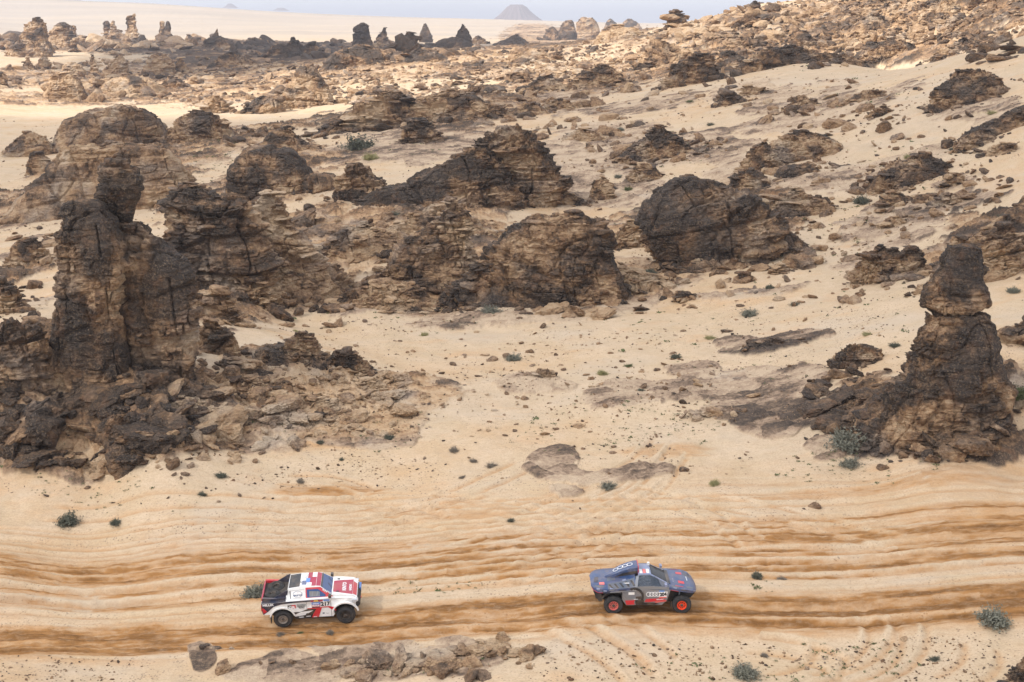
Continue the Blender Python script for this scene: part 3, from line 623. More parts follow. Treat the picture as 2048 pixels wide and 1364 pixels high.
outcrop('rock_dome', 'egg shaped dark dome with a small hollow right of the centre', [
    [(535,1330,1500),(515,1305,1545),(480,1288,1570),(450,1284,1566),(425,1290,1545),(403,1304,1520),(385,1322,1490),(371,1338,1455),(360,1352,1415)], (M_(1325,1450,350,400,.4,2.2,.6), 1., 0., 1.), (M_(1430,1610,388,520,.5,1.6,.8,wob=.08), .5, 0., 1.), (M_(1300,1600,480,545,.5,1.7,.7,wob=.08,seed=4), -1.5, 0., 1.)], varn=.66, L=1.6, amp=.85, ratio=.6, seed=46, stones=170, ssz=.7, topd=.05, mass=.1, tilt=-.12, zs=.75)
outcrop('rock_outcrop', 'thin slab stack perched above the egg shaped dome', [M_(1455,1550,335,385,.5,2.4,.5), M_(1500,1600,365,440,.4,1.8,.7)], varn=.6, L=.8, ratio=.7, seed=47, stones=50, ssz=.5)
outcrop('rock_outcrop', 'dark ledges stepping down right of the egg shaped dome', [M_(1540,1665,372,430,.4,1.8,.6,wob=.05,seed=2), M_(1540,1620,430,500,.3,1.8,.7)], varn=.5, L=1., ratio=.6, seed=48, stones=90, ssz=.6)
outcrop('rock_outcrop', 'pale brown shelf between the central dome and the egg dome', [M_(1180,1320,440,500,.6,1.6,.7,wob=.05,seed=3)], varn=.42, L=.9, ratio=.6, seed=49, stones=60, ssz=.5)
outcrop('rock_arc', 'curved line of thin ledges climbing above the egg shaped dome', [M_(1478,1560,280,345,.65,1.8,.6), (M_(1540,1680,262,295,.4,2,.6), 3)], varn=.42, L=.7, ratio=.5, seed=51, stones=110, ssz=.45)
outcrop('rock_ledge', 'flat dark ledge split in two beside the curved line of ledges', [M_(1560,1650,331,353,.5,3,.5), M_(1658,1738,330,355,.5,3,.5)], varn=.55, L=.6, ratio=.5, seed=52, stones=25)
outcrop('rock_outcrop', 'ragged black and tan outcrop ending the flat dark ledge', [M_(1735,1955,306,362,.5,1.4,.9,wob=.08,seed=5)], varn=.6, L=.8, ratio=.5, seed=53, stones=160, ssz=.5)
outcrop('rock_outcrop', 'upright split blocks like broken teeth left of the hoodoo cap', [M_(1695,1850,486,565,.42,2,.7), M_(1800,1858,488,550,.5,3,.4)], varn=.58, L=.8, ratio=.5, seed=55, stones=70, ssz=.5)
outcrop('rock_slope', 'layered hill flank behind the hoodoo cap', [M_(1850,2150,440,565,.55,1.6,.75,wob=.04,seed=6), M_(1880,2010,475,530,.3,1.9,.6)], varn=.48, L=1.1, ratio=.45, seed=56, stones=110, ssz=.5)
outcrop('rock_outcrop', 'grey banded ridge rising to the frame above the hoodoo', [M_(1940,2180,402,480,.6,1.6,.7)], varn=.52, L=1., ratio=.5, seed=57, stones=60, ssz=.5)
outcrop('rock_outcrop', 'brown overhanging ledge right of the hoodoo shaft', [M_(1985,2140,640,700,.5,2.2,.5)], varn=.42, L=.8, ratio=.5, seed=58, stones=25)
outcrop('rock_outcrop', 'humped dark outcrop alone on sand near the upper right', [M_(1865,2032,136,208,.45,1.8,.6,wob=.04,seed=4)], varn=.62, L=.8, ratio=.6, seed=61, stones=90, ssz=.5)
outcrop('rock_outcrop', 'black jagged ridge entering from the right below the humped outcrop', [M_(1940,2150,180,262,.8,1.4,.9,wob=.04,seed=7)], varn=.68, L=.8, ratio=.5, seed=62, stones=120, ssz=.5)
outcrop('rock_outcrop', 'small two part outcrop on smooth sand at the right', [M_(1908,1998,258,297,.7,1.8,.6)], varn=.58, L=.55, ratio=.6, seed=63, stones=50, ssz=.35)
outcrop('rock_outcrop', 'heap of dark slabs with green tufts on the upper middle sand', [M_(1225,1425,248,322,.45,1.3,.9,wob=.08,seed=8)], varn=.55, L=.7, ratio=.5, seed=64, stones=260, ssz=.5)
outcrop('rock_outcrop', 'low tan broken hump below the heap of dark slabs', [M_(1255,1335,325,365,.4,1.8,.6)], varn=.42, L=.6, ratio=.6, seed=65, stones=60, ssz=.4)
outcrop('rock_outcrop', 'black overhanging slab rock lying left of the hoodoo mound', [M_(1662,1768,692,738,.45,2.6,.5)], varn=.72, L=.5, ratio=.6, seed=66, stones=14, ssz=.3)
outcrop('rock_ledge', 'thin stack of brown slabs alone on the open sand', [M_(1040,1120,738,765,.6,2.6,.5), M_(970,1070,756,784,.5,2,.6)], varn=.5, L=.35, ratio=.4, seed=67, stones=26, ssz=.3)
outcrop('rock_outcrop', 'wide weathered dome above the sand hollow at the upper left', [
    [(300,98,330),(285,105,335),(265,112,330),(245,125,322),(230,150,310),(220,180,290)], (M_(120,330,212,262,.5,1.7,.7,wob=.08,seed=5), 1., 0., 1.), (M_(150,260,262,300,.5,1.7,.7,wob=.08,seed=6), -2., 0., 1.)], varn=.47, L=2.2, amp=.7, ratio=.6, seed=71, stones=110, ssz=1., topd=.1, mass=.3, ymin=150)
outcrop('rock_slope', 'smooth grey and tan rock skirt spreading below the wide weathered dome', [[(430,0,400),(405,25,395),(375,60,388),(345,92,378),(318,105,360),(296,120,335)]], varn=.36, L=2.2, amp=.55, ratio=.35, seed=70, mass=.35, stones=120, ssz=.8, topd=.05)
for i, (lab, st, vn) in enumerate([('long tan slab ledge in the pale rocks below the spur', M_(560,700,796,832,.5,1.8,.7), .2), ('small tan ledge below the long tan slab', M_(600,700,826,850,.4,1.8,.7), .16), ('brown ledge nearest the sand below the spur tip', M_(690,800,756,790,.4,1.8,.7), .26),
    ('stepped tan ledge under the shoulder of the twin tower', M_(430,560,752,790,.5,1.8,.7), .28), ('outermost pale ledge towards the open sand', M_(640,780,852,882,.5,1.8,.7), .14), ('cracked pale ledge touching the black talus', M_(300,420,790,830,.5,1.8,.7), .24)]):
    outcrop('rock_ledge', lab, [st], varn=vn, L=.42, amp=1., ratio=.6, seed=510+i*3, stones=60, ssz=.36, topd=.1)
outcrop('rock_outcrop', 'striped rock hump on the dune edge right of the wide dome', [M_(325,482,222,285,.45,1.8,.6)], varn=.52, L=1.4, ratio=.5, seed=72, stones=60, ssz=.8)
outcrop('rock_outcrop', 'small tan dome by bright sand at the left edge', [M_(5,110,262,312,.5,2,.6)], varn=.35, L=1.2, ratio=.6, seed=73, stones=30, ssz=.7)
outcrop('rock_outcrop', 'squat tan block left of the wide weathered dome', [M_(50,108,302,350,.4,2.6,.5)], varn=.35, L=1.1, ratio=.6, seed=74, stones=20, ssz=.6)
outcrop('rock_outcrop', 'dark layered point cut by the left edge below the slab rock', [M_(-60,58,540,628,.4,1.8,.65)], varn=.58, L=.9, ratio=.6, seed=75, stones=60, ssz=.5)
outcrop('rock_outcrop', 'low flat topped rock with a shrub left of the tower top', [M_(12,104,474,535,.55,2.4,.5)], varn=.45, L=.8, ratio=.5, seed=76, stones=50, ssz=.5)
outcrop('rock_ridge', 'long dark rubbly ridge in shade below the sunlit hill', [M_(640,905,180,258,.55,1.5,.8,wob=.06,seed=3), M_(800,1010,178,228,.5,1.5,.8,wob=.06,seed=4)], varn=.6, L=1.5, ratio=.4, seed=81, stones=420, ssz=.9)
outcrop('rock_outcrop', 'dark block pile with a green tuft below the long rubbly ridge', [M_(800,885,234,288,.5,2,.6)], varn=.65, L=1.2, ratio=.6, seed=82, stones=60, ssz=.7)
outcrop('rock_outcrop', 'brown dome at the edge of the sunlit hill', [M_(1270,1418,84,135,.35,1.8,.6)], varn=.50, L=2., ratio=.6, seed=83, stones=60, ssz=1.)
outcrop('rock_outcrop', 'clustered black boulders below the brown dome', [M_(1325,1452,105,172,.6,1.6,.7,wob=.08,seed=6)], varn=.68, L=1.3, ratio=.6, seed=84, stones=160, ssz=.9)
outcrop('rock_outcrop', 'small black ridge piece right of the clustered black boulders', [M_(1415,1520,100,142,.4,1.6,.7)], varn=.64, L=1., ratio=.6, seed=85, stones=80, ssz=.7)
outcrop('rock_ridge', 'long low black ridge closing the upper sand field', [M_(1490,1720,90,128,.4,1.8,.7,wob=.06,seed=2)], varn=.66, L=1.2, ratio=.35, seed=86, stones=160, ssz=.8)
outcrop('rock_dome', 'black crumbly dome at the top of the upper sand field', [M_(1700,1868,76,122,.5,1.9,.65)], varn=.78, L=1.2, ratio=.45, seed=87, stones=110, ssz=.7)
outcrop('rock_ridge', 'black ridge climbing to the right edge above the upper sand field', [M_(1860,1960,72,110,.7,1.6,.8), M_(1920,2150,42,100,.7,1.6,.75,wob=.05,seed=8)], varn=.7, L=1.1, ratio=.4, seed=88, stones=160, ssz=.7)
outcrop('rock_outcrop', 'low dark rocks where the slope meets the sunlit hill', [M_(1035,1150,150,190,.5,1.6,.7,wob=.06,seed=2), M_(1130,1260,128,175,.6,1.5,.8,wob=.06,seed=3)], varn=.5, L=1.2, ratio=.5, seed=89, stones=160, ssz=.8)
outcrop('rock_outcrop', 'leaning dark slab rock on the lower edge of the sunlit hill', [M_(475,565,195,228,.6,1.8,.6)], varn=.6, L=1.8, ratio=.5, seed=90, stones=50, ssz=1.1, ymin=300)
outcrop('rock_outcrop', 'low pale hummock with a dark shell in the foreground sand', [M_(380,462,1292,1308,.4,1.6,.7)], varn=.2, L=.4, ratio=.5, seed=91, amp=.5, stones=10, ssz=.2)
outcrop('rock_outcrop', 'dark gravelly rock cut by the lower right corner', [M_(2010,2110,1300,1390,.6,2,.6)], varn=.7, L=.4, ratio=.7, seed=92, stones=60, ssz=.2)
for sl in [('tan ledged slope left of the broad central dome', M_(600,940,560,625,.5,1.7,.7,wob=.06,seed=3), .26, 301), ('brown fractured slope right of the dark buttress', M_(430,700,520,610,.4,1.6,.7,wob=.06,seed=4), .28, 304),
    ('grey brown ledges in the notch under the dark blocky rocks', M_(620,860,440,520,.45,1.6,.7,wob=.06,seed=5), .26, 307), ('low banded apron at the right foot of the dark pyramid', M_(960,1160,445,500,.5,1.6,.7,wob=.06,seed=6), .28, 310),
    ('brown apron joining the central dome to the egg dome', M_(1160,1360,535,590,.4,1.6,.7,wob=.06,seed=7), .28, 313), ('rocky apron behind the twin tower shoulder', M_(340,500,575,640,.6,1.6,.7,wob=.06,seed=8), .32, 316)]:
    outcrop('rock_slope', sl[0], [sl[1]], varn=sl[2], L=1.1, amp=.9, ratio=.45, seed=sl[3], stones=170, ssz=.55, topd=.2)
for i, (lab, st, vn) in enumerate([('low banded ledge in the middle of the upper sand field', M_(1560,1660,190,222,.4,1.6,.7), .36), ('thin grey ledge right in the upper sand field', M_(1690,1790,182,202,.5,1.8,.6), .34),
    ('small slab pair high in the upper sand field', M_(1475,1530,168,192,.4,1.6,.7), .38), ('low dark heap at the centre of the upper sand field', M_(1735,1810,212,232,.4,1.8,.7), .52),
    ('black block cluster on the slope below the dark boulders', M_(1425,1500,178,210,.4,1.7,.7), .6), ('flat tan slabs left of the heap of dark slabs', M_(1120,1215,255,285,.5,1.8,.7), .3), ('thin ledge in the sand above the dark pyramid', M_(1080,1160,196,222,.5,1.8,.7), .4),
    ('squat tan rocks right of the pyramid foot', M_(1105,1180,385,412,.5,1.8,.7), .38), ('stacked tan slabs on the sand left of the low hump', M_(1180,1230,350,400,.5,2.4,.6), .36), ('brown slab heap above the split blocks', M_(1750,1840,380,412,.4,1.7,.7), .42),
    ('loaf shaped tan rock on the right sand slope', M_(1862,1930,388,412,.5,2.2,.6), .34), ('low brown loaf under the ragged outcrop', M_(1888,1930,346,370,.5,2.2,.6), .46), ('scattered grey slabs between split blocks and gully', M_(1755,1830,432,458,.5,1.7,.7), .34),
    ('tiny brown slab pile on the sand below the egg dome', M_(1466,1502,545,565,.5,2,.6), .4), ('tiny dark rock pair right of the central dome foot', M_(1345,1390,583,603,.4,2,.6), .52), ('dark block among the boulders in the gully', M_(1545,1585,525,548,.4,2,.6), .52),
    ('low ledges on the sand behind the long rubbly ridge', M_(1010,1110,205,235,.5,1.7,.7), .36), ('small tan ledge right edge above the hoodoo', M_(1975,2048,285,305,.5,1.8,.7), .36), ('half buried brown ledges in the pale slabs', M_(500,640,775,805,.5,1.7,.7), .3),
    ('half buried tan ledge right of the black talus', M_(370,500,815,860,.4,1.7,.7), .26), ('broken tan ledge low on the talus', M_(190,370,880,925,.5,1.7,.7), .3),
    ('flat grey slab ledge on the bedrock sheet', M_(1370,1470,815,842,.5,2.2,.6), .22), ('dark flat rock ledge left of the black overhanging slab', M_(1490,1600,676,706,.5,1.8,.7), .6), ('broken slab ledge in the foreground below the pickup', M_(790,930,1324,1340,.5,1.8,.7), .2),
    ('second broken slab ledge right of the foreground one', M_(940,1060,1298,1310,.5,1.8,.7), .24), ('small slab ledge at the bottom edge of the foreground', M_(640,770,1350,1362,.5,1.8,.7), .18)]):
    outcrop('rock_ledge', lab, [st], varn=vn, L=.45 if st[0][0] > 450 else .6, amp=.9, ratio=.5, seed=410+i*3, stones=46, ssz=.42 if st[0][0] > 450 else .5, topd=.2)
FARP = [ # far towers: label, rows or mound args, varnish (cloud shade painted into the black ones), scale
    ('wide stack of pale pinnacles at the far left', [M_(10,105,60,112,.5,1.8,.6), M_(45,100,35,80,.6,3,.4)], .50),
    ('bulky far tower with a notched top left of the slim pair', [M_(95,150,44,100,.5,3,.42)], .5),
    ('tiny knobbed rock between bulky tower and slim needle', [M_(138,185,62,92,.2,1.2,1), M_(140,152,50,80,.5,3,.4)], .5),
    ('slim far needle with a bulbous head', [M_(205,220,40,85,.5,4,.3)], .55),
    ('stepped far spire beside the slim needle', [M_(216,250,60,86,.5,2.2,.5), M_(219,234,39,75,.5,3,.4)], .5),
    ('tallest far tower, square and split like stacked blocks', [[(90,244,282),(75,247,279),(60,250,276),(55,253,275),(50,250,275),(35,250,274),(28,256,274),(26,264,273)]], .52),
    ('twin headed far spire on a broad base', [M_(305,350,58,88,.6,2,.6), M_(318,330,41,75,.5,4,.3), M_(329,341,41,75,.5,4,.3)], .5),
    ('small pointed far rock right of the twin headed spire', [M_(370,390,68,90,.4,2,.6)], .5),
    ('dark finger rock on a rounded far mound', [M_(400,470,75,102,.5,2,.6), M_(418,442,55,90,.7,1.4,.8)], .72),
    ('black far dome left of the black boulder heap', [M_(482,548,73,97,.4,2.2,.6)], .8),
    ('heap of black far domes beside leaning slabs', [M_(525,600,85,120,.5,2,.6), M_(560,620,72,112,.4,1.9,.6), M_(595,655,86,116,.5,2,.6)], .8),
    ('black flat topped far pillar on a spreading foot', [M_(695,755,78,108,.4,1.3,.9), [(95,707,742),(80,708,740),(70,712,737),(60,708,736),(52,711,735),(49,715,732)]], .76),
    ('black far rock shaped like a seated bird', [M_(740,785,72,98,.5,1.8,.7), M_(752,775,54,80,.8,1.5,.7)], .76),
    ('black mushroom headed far rock among taller ones', [M_(780,850,80,118,.6,1.8,.6), M_(800,835,62,90,.5,2.5,.5)], .78),
    ('black tapering far needle behind the mushroom headed rock', [M_(838,864,45,85,.5,1.8,.6)], .76),
    ('largest black far mass with a round boulder on its back', [M_(850,955,72,108,.6,2,.6), M_(908,945,45,90,.45,2,.55)], .78),
    ('small black pointed far rock on the ridge line', [M_(940,972,70,90,.5,1.5,.8)], .72),
    ('low black rock band sloping up to the sunlit crest', [M_(985,1065,68,100,.6,1.8,.7,wob=.08,seed=2)], .76),
    ('black lumpy rock before the pale cube on the crest', [M_(1085,1125,52,82,.5,2,.6), M_(1115,1152,39,80,.6,2.4,.5)], .8),
    ('pale cube shaped rock standing on the sunlit crest', [M_(1152,1198,34,78,.4,5,.3)], .28),
    ('small black knobbed rock behind the crest', [M_(1205,1243,36,66,.4,1.8,.7)], .8),
    ('round black boulder behind the crest near the hill foot', [M_(1240,1285,37,64,.4,2.2,.6)], .8),
    ('pale long block on the crest below the round black boulder', [M_(1195,1295,48,80,.4,2.4,.5)], .3),
    ('square brown knob on the skyline of the sunlit hill', [M_(1332,1372,22,60,.5,4,.35)], .5),
    ('jagged brown knob near the summit of the sunlit hill', [M_(1490,1525,0,34,.6,1.8,.7)], .5),
]
for i, (lab, st, vn) in enumerate(FARP):
    outcrop('far_rock', lab, st, varn=vn, L=3.0 if i < 19 else 1.8, amp=.75, ratio=.6, seed=120+i*3, stones=14, ssz=2., ymin=600 if i < 19 else 330, cat='rock pillar' if i in (3, 4, 5, 6, 11, 14) else 'rock outcrop', topd=.05)
MID = [ ('sunlit mushroom topped rock on bright sand at the far left', M_(40,72,112,142,.5,1.6,.7), .45),('broad sunlit bluff with an undercut ledge at the left', M_(88,172,145,205,.45,3.,.45), .3),('small sunlit hat shaped rock beside a tiny cone', M_(70,106,108,140,.5,1.8,.7), .45),
    ('sunlit double block casting a short shadow on sand', M_(124,168,126,150,.4,3,.5), .3),('leaning sunlit spire right of the double block', M_(174,200,108,150,.4,2,.6), .4),('tall sunlit cone standing on a wide block', M_(198,258,106,152,.75,1.5,.8), .4),
    ('rounded sunlit rock with flat cap in the left middle distance', M_(286,350,105,150,.5,2,.55), .4),('dark sunlit stub beside the flat capped rock', M_(350,378,114,145,.4,2,.6), .55),('pointed grey rock left of the long overhang', M_(68,100,85,108,.5,1.5,.8), .5),
    ('long sunlit overhanging rock shelf', M_(190,330,152,196,.5,2.2,.5), .3),('cube shaped boulder cut by the left edge in sunlight', M_(-25,16,142,176,.6,4,.35), .35),('sunlit rock pile right of the undercut bluff', M_(175,265,155,190,.4,2,.6), .3),
    ('grey sunlit knob on the pale rocky flat', M_(320,370,150,178,.5,2,.6), .45),('small grey sunlit dome above the pale slabs', M_(405,460,190,228,.5,2,.6), .4),('large smooth sunlit dome below the dark heap', M_(555,670,128,215,.55,1.6,.7), .32),
    ('dark rubbly crest left of the black domes', M_(418,520,100,135,.5,1.7,.7), .68),('dark tangle of rocks under the black domes', M_(650,800,88,130,.5,1.9,.7), .72),('dark rock ramp in front of the black pillars', M_(790,900,95,128,.4,1.9,.7), .7),  # dark varnish here paints in the shade of the far cloud
    ('isolated grey boulder on the sunlit rubble slope', M_(1440,1500,66,102,.5,2.2,.5), .3),('wide cracked bedrock ledge on the sunlit slope', M_(1020,1110,98,122,.4,3,.5), .25),('split pale boulder low on the sunlit slope', M_(1015,1050,146,166,.5,2.5,.5), .25),
    ('brown scarp on the middle of the sunlit hill', M_(1560,1650,60,110,.5,1.6,.7), .5),('grey crag patch high on the sunlit hill', M_(1700,1800,25,70,.5,1.6,.7), .5),('dark crag patch near the upper right of the hill', M_(1830,1960,-5,45,.5,1.6,.7), .5)]
for i, (lab, st, vn) in enumerate(MID):
    outcrop('sunlit_rock', lab, [st], varn=vn, L=1.9, amp=.8, ratio=.6, seed=220+i*3, stones=30, ssz=1.2, ymin=330 if st[0][0] < 108 or i > 17 else 300, topd=.1)

# ---------------------------------------------------------------- loose stones
def at_many(px, py, ymin=20.):
    px, py = np.asarray(px, float), np.asarray(py, float); dx, dy, dz = ray(px, py)
    Yg = np.exp(np.linspace(math.log(ymin), math.log(3000), 1500)); bx = np.zeros(len(px)); by = np.zeros(len(px))
    for i in range(0, len(px), 2000):
        a, b, c = dx[i:i+2000, None], dy[i:i+2000, None], dz[i:i+2000, None]
        h = ht0(a/b*Yg, Yg + 0*a) - (CAMH + c/b*Yg); k = np.argmax(h > 0, 1); k[~(h > 0).any(1)] = 1499
        by[i:i+2000] = Yg[k]; bx[i:i+2000] = (a/b)[:, 0]*Yg[k]
    return bx, by
ZONES = [ (1500,400,550,220,700,.26,.32,.15,'the whole right hand hillside',20), (900,760,600,120,500,.13,.3,.15,'the open sand of the middle ground',20),
    # px, py, half w, half h, count, median size m, varnish, flatness tilt, where it lies, nearest first ray
    (150,885,190,65,230,.42,.80,.5,'the black talus below the twin tower',20), (330,830,120,60,110,.36,.72,.5,'the talus right of the tower foot',20), (60,820,90,60,80,.4,.74,.5,'the talus at the left edge',20),
    (280,900,200,45,90,.3,.36,.4,'the brown foot of the talus',20), (480,860,150,70,120,.34,.2,.2,'the pale ledges right of the talus',20), (620,800,230,60,240,.3,.2,.15,'the pale slabs below the spur',20),
    (430,770,130,40,70,.3,.5,.4,'the spur right of the twin tower',20), (1830,860,170,60,150,.36,.62,.5,'the rubble at the hoodoo foot',20), (1720,800,110,60,80,.34,.7,.5,'the black rubble left of the hoodoo',20), (1880,900,110,30,50,.3,.5,.4,'the sand before the hoodoo foot',20),
    (450,560,170,70,130,.5,.5,.4,'the rubble right of the dark buttress',20), (640,560,150,60,70,.42,.42,.4,'the rocky slope below the crowning boulder',20), (600,640,90,25,16,.4,.6,.4,'the sand below the middle slope',20), (820,480,120,60,120,.5,.5,.4,'the slope left of the narrow cone',20),
    (1000,560,120,60,120,.45,.66,.5,'the black spill left of the central dome',20), (1150,620,150,18,60,.35,.4,.3,'the foot of the central dome',20), (1560,490,110,60,90,.45,.45,.4,'the gully right of the egg dome',20), (1420,540,110,14,24,.35,.45,.3,'the sand below the egg dome',20),
    (900,215,220,40,260,.75,.5,.4,'the long rubbly ridge',20), (1100,230,140,50,90,.6,.36,.25,'the upper middle sand',20), (1300,290,130,45,90,.5,.42,.3,'the sand round the heap of dark slabs',20), (1400,190,120,50,70,.6,.45,.35,'the sand below the clustered black boulders',20),
    (1640,220,180,60,80,.5,.4,.2,'the upper sand field',20), (1850,240,160,60,46,.4,.5,.3,'the sand at the upper right',20), (1650,360,180,40,60,.4,.4,.3,'the sand round the flat dark ledge',20), (1850,380,160,60,90,.38,.4,.22,'the right hand sand slope',20),
    (1750,540,120,40,36,.32,.5,.3,'the sand below the split blocks',20), (1400,620,500,60,60,.16,.5,.3,'the wide middle sand slope',20), (1100,760,500,70,70,.13,.45,.3,'the sand above the tracks',20), (1000,900,700,60,60,.11,.45,.3,'the sand beside the curving tracks',20),
    (850,1315,230,50,150,.26,.34,.2,'the pale slabs before the pickup',20), (500,1320,150,35,16,.18,.4,.25,'the foreground sand',20), (300,980,280,40,30,.14,.6,.3,'the sand under the talus',20), (1500,1100,500,200,24,.09,.4,.3,'the edge of the wheel tracks',20),
    (220,330,150,60,90,.7,.42,.4,'the flank of the wide weathered dome',20), (120,450,120,60,60,.45,.5,.4,'the ground behind the twin tower',20), (40,610,60,60,40,.4,.6,.4,'the left edge behind the tower',20), (560,290,120,40,80,.7,.5,.4,'the crest above the crowning boulder',20),
    (1160,170,140,35,120,.8,.42,.35,'the lower edge of the sunlit hill',20), (1600,118,180,18,120,.7,.62,.4,'the black ridge of the upper sand field',20), (1960,100,90,28,70,.55,.62,.4,'the black ridge at the right edge',20), (560,420,130,70,70,.6,.45,.35,'the slope under the crowning boulder',20)]
HZ = [(880,150,420,55,3600,.47,.36,.25,'',310),(1250,110,260,60,2400,.5,.36,.25,'',335),(1650,55,330,55,4200,.47,.44,.25,'',345),(1940,20,260,80,2800,.42,.48,.25,'',310),(500,170,300,45,1500,.6,.34,.25,'',340),
      (150,170,200,40,380,1.2,.32,.3,'',400),(200,92,260,14,420,2.8,.5,.3,'',600),(700,104,280,18,600,1.6,.74,.35,'',470),(330,140,200,40,260,1.3,.38,.3,'',430),(1480,60,160,40,600,1.,.33,.35,'',350)]  # stones under the far cloud are coloured darker to carry its shade
cand = []
zi = 0
for z_ in ZONES + HZ:
    px, py, hw, hh, n, sz, vn, tl, where, ym = z_; r = np.random.default_rng(900+zi)
    if not where: hw, hh = hw*1., hh*1.
    an, rr = r.uniform(0, 6.283, n), np.sqrt(r.uniform(0, 1, n))
    qx, qy = px + hw*rr*np.cos(an), py + hh*rr*np.sin(an)
    X, Y = at_many(qx, qy, ym)
    s = np.clip(sz*r.lognormal(0, .62, n), sz*.3, sz*(2.7 if where else 2.6))*np.where(r.uniform(size=n) < .06, 1.5, 1)*(1 + .35*fb2(X/(sz*14), Y/(sz*14), 2, 350+zi))
    # heaps gather: drop some where a clump noise is low
    kp = (fb2(X/(sz*9), Y/(sz*9), 2, 300+zi) > -.45) & (Y < 2500)
    v = np.clip(vn + r.normal(0, .15, n) + .35*fb2(X/(sz*25), Y/(sz*25), 3, 370+zi)*(0 if where else 1), .05, .95)
    Z = gnd(X, Y) + s*.12
    for i in np.nonzero(kp)[0]: cand.append((X[i], Y[i], Z[i], s[i], v[i], tl, zi if where else -1, qx[i], qy[i]))
    zi += 1
CA = np.array(cand)
appar = CA[:, 3]/CA[:, 1]*FPX
onroad = (CA[:, 1] < 71) & (CA[:, 1] > 57.5)
CA = CA[~onroad]; appar = appar[~onroad]
ingl = (CA[:, 6] >= 0) & (CA[:, 7] > 4) & (CA[:, 7] < 2044) & (CA[:, 8] < 1355)
order = np.argsort(-np.where(ingl, appar, 0)); sel = order[:290]; rest = np.setdiff1d(np.arange(len(CA)), sel)
SH = [0]*18
def colour_word(v): return 'pale tan' if v < .28 else 'brown' if v < .5 else 'dark brown' if v < .66 else 'black'
shape_word = {0: 'flat', 1: 'squat', 2: 'chunky'}
keys = {}
protos = {}
rr_ = np.random.default_rng(5)
for i in sel:
    x, y, z, s, v, tl, zn, qx, qy = CA[i]; k = int(rr_.integers(0, 18)); sub = 3 if appar[i] > 22 else 2
    vq = min(.9, max(.1, round(v*6)/6)); pk = (k, sub, vq)
    if pk not in protos:
        d = STONES[sub][k]; q = d*(1 + .10*fb3(d[:, 0]*2.5+k, d[:, 1]*2.5, d[:, 2]*2.5, 2, k)[:, None])
        o = mk('boulder', q, ICO[sub][1], ROCK, attrs={'varn': np.clip(vq + .18*fb3(d[:, 0]*2+9*k, d[:, 1]*2, d[:, 2]*2, 2, k), 0, 1)}); protos[pk] = o
    else:
        o = protos[pk].copy(); C.objects.link(o)
    o.location = (x, y, z); o.scale = (s, s, s); o.rotation_euler = (rr_.normal(0, tl*.7), rr_.normal(0, tl*.7), rr_.uniform(0, 6.28))
    zn = int(zn); Zp = ZONES[zn]; sx = (qx-Zp[0])/Zp[2]; sy = (qy-Zp[1])/Zp[3]
    horiz = 'left' if sx < -.33 else 'right' if sx > .33 else ''; vert = 'upper' if sy < -.33 else 'lower' if sy > .33 else ''
    part_ = (vert + ' ' + horiz).strip() or 'middle'
    sw = 'big' if appar[i] > 20 else 'mid-sized' if appar[i] > 13 else 'small'
    keys.setdefault((zn, part_, sw, colour_word(v)), []).append((qx, o, Zp[8]))
ORD = ['first', 'second', 'third', 'fourth', 'fifth', 'sixth', 'seventh', 'eighth', 'ninth', 'tenth', 'eleventh', 'twelfth', 'thirteenth', 'fourteenth', 'fifteenth', 'sixteenth', 'seventeenth', 'eighteenth', 'nineteenth', 'twentieth']
WORDS = {'upper': 'at the top of', 'lower': 'at the bottom of', 'middle': 'in the middle of', 'left': 'on the left of', 'right': 'on the right of',
         'upper left': 'upper left in', 'upper right': 'upper right in', 'lower left': 'lower left in', 'lower right': 'lower right in'}
for (zn, pp, sw, cw), lst in keys.items():
    lst.sort(key=lambda t: t[0])
    for n, (qx, o, wh) in enumerate(lst):
        pre = '' if len(lst) == 1 else ORD[min(n, 19)] + ' from left, '
        wh_ = wh.replace('the ', '')
        lab = f'{pre}{sw} {cw} boulder {WORDS[pp]} {wh_}'
        for a_, b_ in ((' in the middle of ', ' amid '), (' on the left of ', ' left in '), (' on the right of ', ' right in '), (' at the top of ', ' high in '), (' at the bottom of ', ' low in ')):
            if len(lab.split()) > 16: lab = lab.replace(a_, b_)
        tag(o, lab, 'boulder', 'loose boulders on ' + wh)
r = np.random.default_rng(77)
def batch(name, idx, label, subf):
    V, F, A = [], [], []; off = 0
    for sub in (2, 1):
        q = idx[(appar[idx] > 7) == (sub == 2)]
        if not len(q): continue
        v, f, a = stone_mesh(CA[q, :3], CA[q, 3], CA[q, 4], r, sub, .4); V.append(v); F.append(f+off); A.append(a); off += len(v)
    o = mk(name, np.concatenate(V), F, ROCK, attrs={'varn': np.clip(np.concatenate(A), 0, 1)}); tag(o, label, kind='stuff')
batch('rubble', rest[CA[rest, 6] >= 0], 'small stones strewn round the outcrops and over the sand', None)
batch('hill_rubble', rest[CA[rest, 6] < 0], 'countless broken stones covering the sunlit hill', None)
# small gravel
n = 26000; gxp, gyp = r.uniform(-60, 2108, n), r.uniform(130, 1364, n)
X, Y = at_many(gxp, gyp); kp = (fb2(X/7, Y/7, 3, 400) > .05) & ~((Y > 58) & (Y < 78)) & (Y < 340); X, Y = X[kp], Y[kp]
s = .045*r.lognormal(0, .45, len(X))*np.clip(Y/95, 1, 3); v, f, a = stone_mesh(np.stack([X, Y, gnd(X, Y)+s*.2], -1), s, np.clip(r.normal(.45, .2, len(X)), .1, .9), r, 1)
tag(mk('gravel', v, f, ROCK, attrs={'varn': a}), 'dark gravel sprinkled over the sand', kind='stuff')

